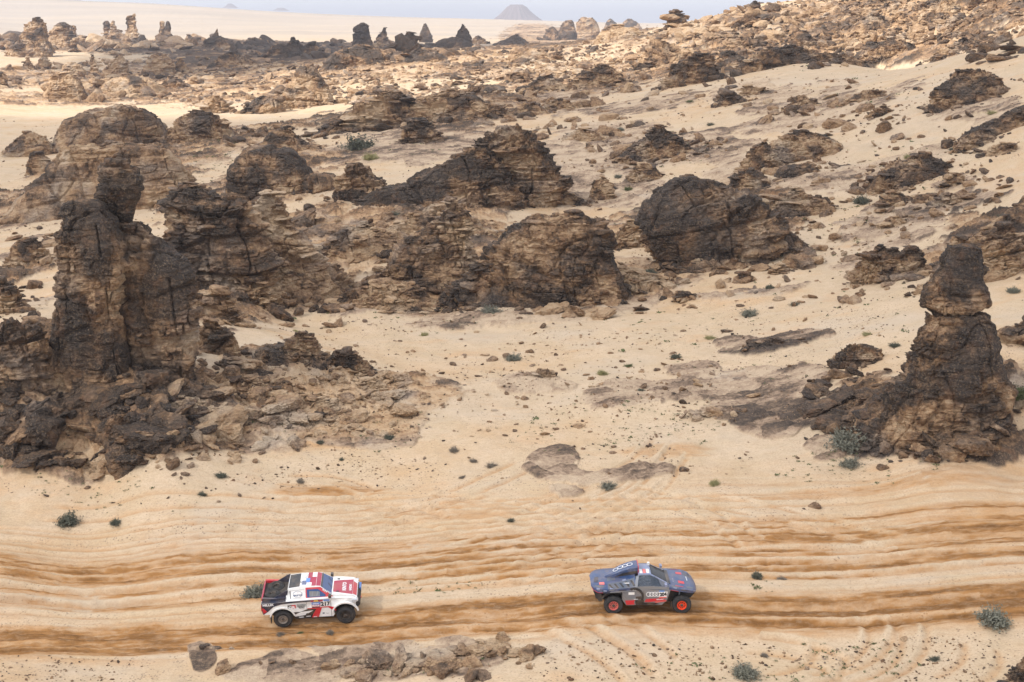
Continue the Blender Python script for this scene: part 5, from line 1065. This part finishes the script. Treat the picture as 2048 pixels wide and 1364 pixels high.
side('number_board', [(1.96, 1.45), (2.40, 1.45), (2.40, 1.02), (1.96, 1.02)], P['white'], body, -1.090)
side('number_board_header', [(2.10, 1.49), (2.40, 1.49), (2.40, 1.40), (2.10, 1.40)], P['skyblue'], body, -1.095); side('number_board_footer', [(1.96, 1.09), (2.40, 1.09), (2.40, 1.03), (1.96, 1.03)], P['red'], body, -1.095)
text('lettering', '217', .31, flank(2.18, 1.235, -1.099), P['ink'], body, .014, .95)
side('sponsor_board', [(1.50, 1.36), (1.92, 1.36), (1.92, 1.22), (1.50, 1.22)], P['skyblue'], body, -1.090); side('sponsor_board', [(1.50, 1.22), (1.92, 1.22), (1.92, 1.10), (1.50, 1.10)], P['red'], body, -1.090); side('sponsor_board', [(1.50, 1.10), (1.92, 1.10), (1.92, 1.02), (1.50, 1.02)], P['navy'], body, -1.090)
text('lettering', 'aramco', .10, flank(1.71, 1.29, -1.098), P['letter'], body, .003, 1.); text('lettering', 'MOTUL', .11, flank(1.71, 1.16, -1.098), P['letter'], body, .006, 1.)
for i, (x0, x1, m_) in enumerate(((1.46, 1.60, 'crimson'), (1.62, 1.84, 'yellow'), (1.86, 2.07, 'crimson'))): side('name_board', [(x0, 1.485), (x1, 1.485), (x1, 1.39), (x0, 1.39)], P[m_], body, -1.092)
side('sponsor_mark', [(2.0, .74), (2.10, .74), (2.10, .66), (2.0, .66)], P['grey'], body); text('lettering', 'TAIF', .06, flank(2.24, .68), P['grey'], body, 0, 1.2)
side('panel_gap', [(2.44, .50), (2.455, .50), (2.455, 1.42), (2.44, 1.42)], P['black'], body); side('panel_gap', [(1.235, .74), (1.247, .74), (1.247, 1.40), (1.235, 1.40)], P['black'], body)
side('side_step', [(.66, .50), (2.50, .50), (2.50, .46), (.66, .46)], P['plastic'], body)
# fender flares
for cx_, cz_, rr in ((0, .52, .60), (WB, .56, .64)):
    for sy in (-1, 1):
        o_ = [(x, z) for x, z in arc(cx_, cz_, rr+.07, 165, 15, 14)] + [(x, z) for x, z in arc(cx_, cz_, rr-.0, 15, 165, 14)]
        prism('wheel_arch', o_, sy*1.02, sy*1.135, P['white'], pk, .02)
for sy in (-1, 1): prism('bed_cap', [(-.99, 1.468), (-.30, 1.463), (.22, 1.503), (.22, 1.512), (-.30, 1.474), (-.99, 1.480)], sy*.92, sy*1.078, P['navy'], pk, .003)
# open bed with dark walls and two spare wheels
prism('bed_floor', [(-.95, 1.475), (.30, 1.515), (.30, 1.53), (-.95, 1.49)], -.80, .80, P['plastic'], pk, .004)
for sy in (-1, 1): prism('bed_rail', [(-.97, 1.46), (-.30, 1.46), (.20, 1.50), (.20, 1.62), (-.35, 1.60), (-.93, 1.66)], sy*.80, sy*.92, P['red'] if sy > 0 else P['navy'], pk, .02)
prism('buttress', [(-.55, 1.48), (.26, 1.50), (.36, 1.97), (.22, 1.93)], -.80, -.76, P['navy'], pk, .01); prism('buttress', [(-.55, 1.48), (.26, 1.50), (.36, 1.97), (.22, 1.93)], .76, .80, P['navy'], pk, .01)
box('tailgate', -1.0, -.93, -.86, .86, 1.30, 1.62, P['crimson'], pk, .02)
for k in (-1, 1):
    sw = wheel(pk, -.42 + .06*k, k*.36, 1.72, P['blackalloy'], 12, spare=True, name='spare_wheel'); sw.rotation_euler = (R(90)+R(10)*k, 0, 0); sw.location.z = 1.47; sw.scale = (.86, .86, .86)
    box('mudguard_strut', .9, 1.0, k*.5-.03, k*.5+.03, .50, .62, P['plastic'], pk, .01)
# wheels
wheel(pk, 0, -.94, .47, P['alloy'], 12); wheel(pk, WB, -.95, .47, P['blackalloy'], 12, R(-6)); wheel(pk, 0, .94, .47, P['alloy'], 12, out=1); wheel(pk, WB, .95, .47, P['blackalloy'], 12, R(-6), out=1)
place_car(pk, 568, 1246, 0, R(3.5), WB, .015)

# ---- blue and silver rally buggy with a roof scoop
bg_ = bpy.data.objects.new('rally_buggy', None); C.objects.link(bg_)
tag(bg_, 'low blue and silver rally car number 204 with roof scoop and red wheels', 'rally car', 'rally cars racing along the track')
ST = np.array([ # x, half width, belt z, shoulder z, top half width, top z
 (-1.10,.50,1.26,1.32,.36,1.35),(-1.00,.80,1.20,1.33,.56,1.40),(-.78,1.02,1.16,1.36,.68,1.46),(-.35,1.12,1.18,1.38,.74,1.50),(.30,1.12,1.22,1.41,.64,1.56),(.90,1.08,1.26,1.46,.60,1.72),(1.30,1.05,1.30,1.50,.60,1.92),
 (1.85,1.03,1.32,1.50,.60,1.93),(2.28,1.02,1.32,1.47,.64,1.70),(2.72,1.02,1.30,1.42,.70,1.47),(3.10,1.08,1.24,1.38,.82,1.44),(3.60,1.10,1.18,1.32,.86,1.36),(3.92,1.00,1.10,1.22,.74,1.24),(4.12,.74,1.02,1.10,.52,1.12),(4.20,.40,.98,1.03,.25,1.04)])
def ring(x, s):
    """s from 0 (near belt) through 1 (shoulder), 2 (roof edge), 3 (centre) to 6 (far belt)"""
    w_, zb, zs, wt, zt = [float(np.interp(x, ST[:, 0], ST[:, k])) for k in range(1, 6)]
    m = s > 3; q = 6 - s if m else s
    if q <= 1: p = (w_ - .01*q, zb + (zs-zb)*q)
    elif q <= 2: t = q-1; p = (w_ - .01 + (wt-w_+.01)*t, zs + (zt-zs)*(t*.9 + .1*math.sin(t*math.pi/2)))
    else: t = q-2; p = (wt*(1-t), zt + .035*math.sin(t*math.pi/2))
    return (x, (p[0] if m else -p[0]), p[1])
def shell(name, x0, x1, s0, s1, mat, parent, off=0., nx=28, ns=18, thick=.0, shear=0.):
    V = []
    for i in range(nx+1):
        for j in range(ns+1):
            s = s0 + (s1-s0)*j/ns; x = x0 + (x1-x0)*i/nx + shear*(s-s0)
            V.append(Vector(ring(min(max(x, -1.099), 4.199), s)))
    V = np.array([tuple(v) for v in V]).reshape(nx+1, ns+1, 3)
    N = np.cross(np.gradient(V, axis=0), np.gradient(V, axis=1)); N /= np.linalg.norm(N, axis=-1)[..., None] + 1e-9
    cen = np.array([V[..., 0].mean(), 0, 1.2]); sgn = np.sign(np.sum(N*(V-cen)*[0, 1, 1], -1, keepdims=True)); sgn = np.where(sgn == 0, 1, sgn); N *= np.sign(np.median(sgn))
    A_o = V + N*off
    if thick:
        A_i = V + N*(off-thick); v = np.concatenate([A_o.reshape(-1, 3), A_i.reshape(-1, 3)]); f = gridf(nx+1, ns+1); n_v = (nx+1)*(ns+1)
        b = []
        idx = np.arange(n_v).reshape(nx+1, ns+1); loop = np.concatenate([idx[:, 0], idx[-1, 1:], idx[::-1, -1][1:], idx[0, ::-1][1:]])
        for a_, c_ in zip(loop[:-1], loop[1:]): b.append((a_, c_, c_+n_v, a_+n_v))
        f = np.concatenate([f, f[:, ::-1] + n_v, np.array(b)])
    else: v, f = A_o.reshape(-1, 3), gridf(nx+1, ns+1)
    return mk(name, v, f, mat, parent, smooth=not thick)
rear = shell('body', -1.10, 1.08, 0, 6, P['blue'], bg_, 0, 40, 36, .02)
nose = shell('bonnet', 2.72, 4.20, 0, 6, P['blue'], bg_, 0, 30, 36, .02)
shell('roof', 1.24, 1.88, 1.95, 4.05, P['lilac'], bg_, .0, 8, 10, .02)
shell('door_sill_band', 1.06, 2.74, 0, 1.0, P['silver'], bg_, 0, 16, 4, .02); shell('door_sill_band', 1.06, 2.74, 5.0, 6, P['silver'], bg_, 0, 16, 4, .02)
shell('windscreen', 1.90, 2.70, 2.06, 3.94, P['darkscreen'], bg_, .004, 14, 12, .012)
for a_, b_ in ((1.92, 2.08), (3.92, 4.08)): shell('windscreen_pillar', 1.84, 2.74, a_, b_, P['lilac'], bg_, .008, 14, 2, .03)
for a_, b_ in ((1.0, 1.95), (4.05, 5.0)): shell('side_window', 1.12, 2.44, a_, b_, P['glass'], bg_, -.01, 10, 6, .006, 0)
for a_, b_, m_ in ((0.98, 2.0, 'grey'), (4.0, 5.02, 'grey')):
    shell('window_pillar', 1.02, 1.16, a_, b_, P[m_], bg_, .006, 3, 8, .03, .10); shell('window_frame', 2.38, 2.80, a_, b_, P['slate'], bg_, .004, 4, 8, .03, -.18)
    shell('roof_rail', 1.1, 2.2, 1.90 if a_ < 3 else 4.0, 2.0 if a_ < 3 else 4.1, P['slate'], bg_, .008, 6, 2, .03)
# rear quarter: grey panel with slanted slots
shell('rear_quarter_panel', -.30, 1.02, 1.0, 1.98, P['slate'], rear, .006, 14, 6, .006)
for k in range(5): shell('air_slot', -.12 + .27*k, -.02 + .27*k, 1.12, 1.78, P['black'], rear, .010, 2, 5, .005, -.22)
text('lettering', 'e-tron', .10, frame((.62, -.92, 1.63), (1, 0, .03), (0, .6, .8)), P['letter'], rear, .003, 1.1)
for (x0, x1, s0, s1) in ((-.85, -.70, .7, 1.15), (-.52, -.36, .4, .8), (-.20, -.05, 1.02, 1.25), (.45, .62, 1.95, 2.15)): shell('camouflage_patch', x0, x1, s0, s1, P['lilac'], rear, .009, 2, 2, .004)
shell('camouflage_patch', -.70, -.45, 1.85, 2.2, P['pink'], rear, .009, 4, 3, .004)
for (x0, x1, s0, s1, m_) in ((-.95, -.5, 1.3, 1.7, 'slate'), (-.3, .1, 2.3, 2.8, 'slate'), (-.6, -.2, .1, .5, 'navy'), (-.95, -.75, 2.2, 3.0, 'navy'), (.2, .6, .3, .7, 'navy'), (-.25, .0, .6, .95, 'grey')): shell('camouflage_patch', x0, x1, s0, s1, P[m_], rear, .007, 3, 3, .003, .08)
for (x0, x1, s0, s1, m_) in ((2.85, 3.2, 1.2, 1.7, 'slate'), (3.3, 3.7, .5, .9, 'navy'), (3.6, 3.95, 1.6, 2.1, 'slate'), (3.6, 3.95, 3.4, 4.0, 'navy'), (2.9, 3.25, 4.2, 4.8, 'slate')): shell('camouflage_patch', x0, x1, s0, s1, P[m_], nose, .006, 3, 3, .003, .08)
shell('rear_light_bar', -1.06, -.55, -.02, .05, P['red'], rear, .014, 8, 2, .02)
shell('grime_band', -.2, 1.05, .02, .35, P['grey'], rear, .008, 8, 2, .004)
# roof scoop: a tapering duct rising to the front
def duct():
    bm = bmesh.new(); prof = []
    for x, w_, z0_, z1_ in ((-.38, .10, 1.52, 1.58), (.0, .24, 1.56, 1.80), (.4, .31, 1.62, 2.02), (.8, .35, 1.70, 2.17), (1.1, .37, 1.80, 2.24), (1.24, .37, 1.84, 2.25)):
        prof.append([bm.verts.new(p) for p in ((x, -w_, z0_), (x, -w_*.98, z1_-.07), (x, -w_*.80, z1_), (x, w_*.80, z1_), (x, w_*.98, z1_-.07), (x, w_, z0_))])
    for a_, b_ in zip(prof[:-1], prof[1:]):
        for i in range(6): bm.faces.new((a_[i], b_[i], b_[(i+1) % 6], a_[(i+1) % 6]))
    bm.faces.new(prof[0]); bm.faces.new([v for v in prof[-1]][::-1]); return bm
sc_o = bmobj('roof_scoop', duct(), P['blue'], bg_, False)
box('scoop_lip', 1.235, 1.27, -.385, -.355, 1.84, 2.25, P['red'], sc_o, .005); box('scoop_lip', 1.235, 1.27, .355, .385, 1.84, 2.25, P['red'], sc_o, .005); box('scoop_lip', 1.235, 1.27, -.35, .35, 2.235, 2.265, P['red'], sc_o, .005)
box('scoop_mouth', 1.238, 1.25, -.34, .34, 1.87, 2.22, P['black'], sc_o, .003)
plate('scoop_side_panel', [(.1, -.272, 1.62), (1.2, -.385, 1.85), (1.2, -.383, 2.02), (.5, -.335, 1.88)], P['black'], sc_o, .006)
def torus_bm(bm, M4, R0, r0, sx=1., n=28, m=6):
    g = []
    for i in range(n):
        a = 2*math.pi*i/n; g.append([bm.verts.new(M4 @ Vector(((R0*sx + r0*math.cos(b))*math.cos(a) if sx == 1 else R0*sx*math.cos(a) + r0*math.cos(b)*math.cos(a), (R0 + r0*math.cos(b))*math.sin(a), r0*math.sin(b)*.5))) for b in [2*math.pi*j/m for j in range(m)]])
    for i in range(n):
        for j in range(m): bm.faces.new((g[i][j], g[(i+1) % n][j], g[(i+1) % n][(j+1) % m], g[i][(j+1) % m]))
bm = bmesh.new(); sd = Vector((1.2, 0, .40)).normalized()
for k in range(4): torus_bm(bm, frame((.16 + .23*k, -.04, float(np.interp(.16 + .23*k, [0, .4, .8, 1.1], [1.80, 2.02, 2.17, 2.24])) + .022), (1.2, 0, .52 - .09*k), (0, 1, 0)), .13, .016, 1.05)
bmobj('ring_emblem', bm, P['letter'], sc_o)
# flank pods
def podw(x, z): return 1 - .06*sst(.95, .5, z)
pod = prism('side_pod', [(.42, .80), (.62, .48), (2.40, .48), (2.66, .78), (2.80, 1.30), (1.05, 1.31), (.42, 1.22)], -1.06, 1.06, P['silver'], bg_, .03, None)
def ps(name, poly, mat, y=-1.066, th=.004): return side(name, poly, mat, pod, y, th)
ps('side_panel', [(.40, 1.22), (1.00, 1.24), (1.35, 1.0), (1.40, .84), (.60, .86), (.45, 1.0)], P['grey']); ps('side_panel', [(.72, 1.20), (1.02, 1.20), (1.02, 1.06), (.72, 1.06)], P['white'], -1.071)
ps('sill_panel', [(.56, .74), (1.06, .76), (1.0, .66), (1.06, .52), (.64, .50)], P['red']); ps('sill_panel', [(1.52, .66), (1.62, .82), (2.42, .86), (2.60, .74), (1.70, .64)], P['red']); ps('sill_panel', [(2.05, .60), (2.60, .68), (2.64, .74), (2.1, .70)], P['rose'], -1.071)
ps('lower_panel', [(1.06, .76), (1.50, .78), (1.50, .62), (2.0, .62), (2.3, .54), (2.0, .49), (1.1, .49)], P['black']); ps('side_panel', [(1.08, .95), (1.35, .98), (1.40, .80), (1.10, .78)], P['black'], -1.070)
a_ = arc(.98, .96, .50, -22, 112, 14); b_ = arc(.98, .96, .40, 112, -22, 14)
side('spare_wheel_hoop', a_ + b_, P['rubber'], pod, -1.064, .07)
bm = bmesh.new()
for k in range(4): torus_bm(bm, flank(1.72 + .155*k, 1.08, -1.072), .115, .015)
bmobj('ring_emblem', bm, P['letter'], pod)
ps('number_board', [(2.24, 1.22), (2.66, 1.22), (2.62, .88), (2.24, .88)], P['white'], -1.069); ps('number_board_header', [(2.24, 1.29), (2.50, 1.29), (2.50, 1.21), (2.24, 1.21)], P['skyblue'], -1.072); ps('number_board_footer', [(2.24, .94), (2.62, .94), (2.60, .88), (2.24, .88)], P['pink'], -1.074)
text('lettering', '204', .24, flank(2.44, 1.07, -1.080, .08), P['ink'], pod, .012, .95); text('lettering', 'BFGoodrich', .07, flank(2.3, .80, -1.080, .08), P['letter'], pod, .002, 1.); text('lettering', 'quattro', .07, flank(1.1, .82, -1.080), P['letter'], pod, .002, 1.)
text('lettering', 'MOTUL', .05, flank(1.0, 1.34, -1.12), P['letter'], bg_, .002, 1.)
ps('panel_gap', [(1.44, .62), (1.45, .62), (1.48, 1.28), (1.47, 1.28)], P['black'], -1.075)
prism('underbody', [(-.85, .62), (.2, .42), (3.2, .42), (3.95, .72), (3.98, .98), (2.7, 1.15), (-.3, 1.15), (-.95, 1.0)], -.60, .60, P['plastic'], bg_, .03)
prism('rear_bumper', [(-1.0, 1.15), (-.72, .62), (-.55, .62), (-.62, 1.15)], -.92, .92, P['plastic'], bg_, .03); prism('nose_skid', [(3.3, .98), (3.55, .68), (3.85, .74), (4.05, .98)], -.80, .80, P['plastic'], bg_, .03)
for sy in (-1, 1):
    prism('mudguard_liner', arc(0, .62, .62, 165, 20, 10) + arc(0, .62, .56, 20, 165, 10), sy*.62, sy*1.0, P['plastic'], bg_, .005); box('mudflap', 2.86, 2.89, sy*.9-.14, sy*.9+.14, .30, .62, P['plastic'], bg_, .006)
    box('suspension_arm', 3.15, 3.62, sy*.55-.06, sy*.85+.02, .52, .58, P['plastic'], bg_, .01); box('damper', 3.26, 3.32, sy*.78-.03, sy*.78+.03, .55, 1.10, P['grey'], bg_, .01)
    box('wing_mirror', 2.50, 2.62, sy*1.02-.12, sy*1.02+.12, 1.50, 1.62, P['lilac'], bg_, .03)
    shell('bonnet_stripe', 3.25, 3.55, 2.30 if sy < 0 else 3.42, 2.58 if sy < 0 else 3.70, P['red'], nose, .008, 6, 3, .004); shell('fender_stripe', 3.05, 3.45, 1.75 if sy < 0 else 4.1, 1.9 if sy < 0 else 4.25, P['red'], nose, .008, 6, 2, .004)
    shell('camouflage_patch', 2.95, 3.10, .9 if sy < 0 else 4.7, 1.3 if sy < 0 else 5.1, P['lilac'], nose, .006, 2, 2, .004)
    shell('headlight', 3.96, 4.12, .7 if sy < 0 else 5.0, 1.0 if sy < 0 else 5.3, P['lamp'], nose, .008, 4, 2, .006)
shell('cowl', 2.66, 2.84, 2.0, 4.0, P['black'], bg_, .012, 3, 8, .01); shell('bonnet_edge', 2.78, 3.2, 0, .12, P['red'], nose, .008, 4, 2, .01)
for k in range(3): shell('bonnet_marking', 2.98, 3.03, 2.36+.16*k, 2.44+.16*k, P['lilac'], nose, .008, 2, 2, .004)
text('lettering', 'AUDI SPORT', .075, frame((3.74, 0, 1.37), (0, 1, 0), (-1, 0, .25)), P['letter'], nose, .002, 1.)
box('roof_camera', 1.78, 1.90, .30, .42, 1.96, 2.10, P['white'], bg_, .03)
for i, m_ in enumerate(('white', 'pink', 'white')): shell('roof_sponsor_patch', 1.32 + .17*i, 1.46 + .17*i, 2.2, 2.85, P[m_], bg_, .010, 2, 3, .004)
# cockpit
box('cockpit_floor', 1.1, 2.6, -.85, .85, 1.0, 1.06, P['plastic'], bg_, .01); box('dashboard', 2.30, 2.60, -.80, .80, 1.20, 1.42, P['plastic'], bg_, .03)
for yy in (-.38, .38): prism('seat', [(1.15, 1.05), (1.70, 1.05), (1.72, 1.20), (1.38, 1.22), (1.26, 1.72), (1.12, 1.72)], yy-.22, yy+.22, P['plastic'], bg_, .03)
def tube_bm(pts, r_, n=8):
    bm = bmesh.new(); rr = []
    for i, p in enumerate(pts):
        d = (Vector(pts[min(i+1, len(pts)-1)]) - Vector(pts[max(i-1, 0)])).normalized(); s_ = d.cross(Vector((0, .3, 1))).normalized(); t = d.cross(s_)
        rr.append([bm.verts.new(Vector(p) + (s_*math.cos(2*math.pi*j/n) + t*math.sin(2*math.pi*j/n))*r_) for j in range(n)])
    for a_, b_ in zip(rr[:-1], rr[1:]):
        for j in range(n): bm.faces.new((a_[j], a_[(j+1) % n], b_[(j+1) % n], b_[j]))
    bm.faces.new(rr[0]); bm.faces.new(rr[-1]); return bm
for sy in (-1, 1): bmobj('roll_bar', tube_bm([(1.1, sy*.92, 1.3), (1.25, sy*.60, 1.86), (1.85, sy*.58, 1.88), (2.65, sy*.72, 1.40)], .022), P['grey'], bg_); bmobj('roll_bar', tube_bm([(1.25, sy*.60, 1.86), (1.9, sy*.96, 1.34)], .018), P['grey'], bg_)
wheel(bg_, 0, -.96, .47, P['rose'], 10); wheel(bg_, 3.42-.02, -.96, .47, P['orange'], 10, R(-4)); wheel(bg_, 0, .96, .47, P['rose'], 10, out=1); wheel(bg_, 3.40, .96, .47, P['orange'], 10, R(-4), out=1)
place_car(bg_, 1226, 1223, 0, R(1.5), 3.4, .0)

# the driver behind the open side window: one continuous seated body grown from a jointed skeleton
def person(seat, label, suit, helmet_m):
    J = {'pel': (0, 0, 0), 'wai': (-.03, 0, .18), 'che': (-.05, 0, .40), 'nek': (-.03, 0, .55), 'hed': (0, 0, .68)}
    pts = [(0,0,0), (-.04,0,.18), (-.07,0,.36), (-.05,0,.50), (-.02,0,.58), (0,0,.70)]; rad = [.15, .14, .17, .12, .065, .10]; ed = [(0,1),(1,2),(2,3),(3,4),(4,5)]
    for s_ in (-1, 1):
        b = len(pts); pts += [(-.05, s_*.20, .47), (.06, s_*.27, .25), (.30, s_*.20, .30), (.38, s_*.17, .34), (.42, s_*.15, .35)]; rad += [.075, .055, .042, .036, .03]; ed += [(3, b), (b, b+1), (b+1, b+2), (b+2, b+3), (b+3, b+4)]
        for q in range(4): pts.append((.46 - .01*abs(q-1), s_*(.15 + .018*(q-1.5)), .365)); rad.append(.009); ed.append((b+4, len(pts)-1)); pts.append((.465, s_*(.15 + .018*(q-1.5)), .335)); rad.append(.008); ed.append((len(pts)-2, len(pts)-1))
        pts.append((.44, s_*.115, .37)); rad.append(.010); ed.append((b+4, len(pts)-1))
        b = len(pts); pts += [(.08, s_*.10, -.02), (.46, s_*.13, .06), (.74, s_*.12, -.16), (.84, s_*.12, -.14)]; rad += [.10, .07, .05, .04]; ed += [(0, b), (b, b+1), (b+1, b+2), (b+2, b+3)]
    me = bpy.data.meshes.new('person'); me.from_pydata(pts, ed, []); o = bpy.data.objects.new('person', me); C.objects.link(o)
    sk = o.modifiers.new('s', 'SKIN'); o.modifiers.new('u', 'SUBSURF').levels = 1
    for d, r_ in zip(me.skin_vertices[0].data, rad): d.radius = (r_, r_)
    me.skin_vertices[0].data[0].use_root = True
    dg = bpy.context.evaluated_depsgraph_get(); dg.update(); m2 = bpy.data.meshes.new_from_object(o.evaluated_get(dg)); m2.name = 'person'; bpy.data.objects.remove(o)
    m2.materials.clear(); m2.materials.append(suit)
    o = bpy.data.objects.new('person', m2); C.objects.link(o); tag(o, label, 'person')
    v, f = ICO[3]; hv = v*[.155, .135, .16] + [.01, 0, .72]; hl = mk('helmet', hv, f, helmet_m, o, smooth=True)
    vis = [(a_, e_) for a_ in np.linspace(-1.1, 1.1, 9) for e_ in (-.30, .28)]
    V = np.array([(.01 + .163*math.cos(e_)*math.cos(a_), .143*math.cos(e_)*math.sin(a_), .72 + .168*math.sin(e_)) for a_, e_ in vis]); mk('visor', V, gridf(9, 2), P['black'], hl)
    return o
bpy.context.view_layer.update()
dr = person(None, 'driver in white helmet sitting inside the blue and silver rally car', P['black'], P['white'])
dr.matrix_world = bg_.matrix_world @ Matrix.Translation((1.52, -.42, 1.10)) @ Matrix.Scale(.9, 4)

# ---------------------------------------------------------------- clouds over the foreground and the far black rocks, distant hills, haze
def mat_cloud(name, t):
    M = NT(name); tr = M.n('ShaderNodeBsdfTranslucent'); tr.inputs[0].default_value = (.93, .95, 1, 1)
    tp = M.n('ShaderNodeBsdfTransparent'); mx = M.n('ShaderNodeMixShader')
    n = M.noise(.006, 4, M.n('ShaderNodeNewGeometry').outputs['Position'])
    M.set(mx.inputs[0], M.ramp(n, (.3, (1-t-.12,)*3), (.7, (1-t+.12,)*3)))
    M.l.new(tp.outputs[0], mx.inputs[1]); M.l.new(tr.outputs[0], mx.inputs[2])
    M.l.new(mx.outputs[0], M.t.nodes['Material Output'].inputs['Surface']); return M.m
def cloud(name, cx, cy, rx, ry, z, th, mat, seed):
    off = Vector((SUN.x, SUN.y))/SUN.z*z
    n, m = 48, 96; V = []
    ang = np.linspace(0, 2*math.pi, m, endpoint=False)
    out = 1 + .10*np.array([math.sin(3*a+seed) + .6*math.sin(5*a+2*seed) + .4*math.sin(9*a) for a in ang])
    for side in (-1, 1):
        for i in range(n):
            s = math.sin((i+.02)/n*math.pi/2*1.0); rr = s*out
            x = cx + off.x + rx*rr*np.sign(np.cos(ang))*np.abs(np.cos(ang))**.6; y = cy + off.y + ry*rr*np.sign(np.sin(ang))*np.abs(np.sin(ang))**.6
            h = math.sqrt(max(0, 1 - (i/n)**4))
            zz = z + side*th*h*(.3 if side < 0 else 1)*(1 + .45*fb2(x/60, y/60, 3, seed))
            V.append(np.stack([x, y, zz], -1))
        if side < 0: V = V[::-1]
    V = np.concatenate(V)
    V = V.reshape(2*n, m, 3)
    o = mk(name, V.reshape(-1, 3), gridf(2*n, m, True), mat, smooth=True)
    return tag(o, kind='structure')
cloud('cloud', 0, -20, 520, 335, 400, 45, mat_cloud('thin_cloud', .5), 2)
cloud('cloud', -100, 850, 125, 320, 400, 35, mat_cloud('thick_cloud', .25), 5)

def cone_hill(name, px, py_base, Y, hw, h, top, mat, seed, label=None):
    x, _, z = [float(q) for q in pt_y(px, py_base, Y)]
    n, m = 40, 160; V = []
    for i in range(n):
        s = i/(n-1); a = np.linspace(0, 2*math.pi, m, endpoint=False)
        prof = top + (1-top)*(1-s)**1.35 if s < .9 else top*(1-(s-.9)*3)
        rr = hw*prof*(1 + .05*np.sin(a*9+seed)*(1-s) + .035*np.sin(a*23+seed) + .02*np.sin(a*51))
        V.append(np.stack([x + rr*np.cos(a), Y + rr*np.sin(a), z - h*.3 + h*1.3*s + 0*a + h*.015*np.sin(a*17)], -1))
    o = mk(name, np.concatenate(V), [gridf(n, m, True), np.arange((n-1)*m, n*m)[None, :]], mat, smooth=True)
    return tag(o, label, kind='structure')
Mh = NT('far_hill_rock'); geo_ = Mh.n('ShaderNodeNewGeometry').outputs['Position']
Mh.set(Mh.b.inputs['Base Color'], Mh.mix(Mh.noise(.012, 4, geo_, .5), rgb(.16, .12, .12), rgb(.20, .15, .14))); Mh.b.inputs['Roughness'].default_value = .95
cone_hill('hill', 1033, 42, 6500, 150, 75, .27, Mh.m, 1)
cone_hill('hill', 461, 14, 9000, 50, 22, .3, Mh.m, 2)
cone_hill('hill', 562, 20, 9000, 55, 14, .4, Mh.m, 3)
cone_hill('hill', 40, 2, 9500, 420, 60, .8, Mh.m, 4)
cone_hill('hill', 1290, 50, 9000, 700, 8, .8, Mh.m, 6)

hz = bpy.data.meshes.new('haze'); B = 32500; y0, z0, z1 = 5.0, -160.0, 205.0
vs = [(-B, -3000, z0), (B, -3000, z0), (B, 33000, z0), (-B, 33000, z0), (-B, -3000, z1), (B, -3000, z1), (B, 33000, z1), (-B, 33000, z1)]
hz.from_pydata(vs, [], [(3,2,1,0), (4,5,6,7), (0,1,5,4), (1,2,6,5), (2,3,7,6), (3,0,4,7)])
ho = bpy.data.objects.new('haze', hz); C.objects.link(ho); ho['kind'] = 'stuff'
hm = bpy.data.materials.new('haze_air'); hm.use_nodes = True; hn = hm.node_tree; hn.nodes.remove(hn.nodes['Principled BSDF'])
pv = hn.nodes.new('ShaderNodeVolumePrincipled'); pv.inputs['Color'].default_value = (.86, .90, 1, 1); pv.inputs['Density'].default_value = .00015; pv.inputs['Anisotropy'].default_value = .2
hn.links.new(pv.outputs[0], hn.nodes['Material Output'].inputs['Volume']); hz.materials.append(hm)
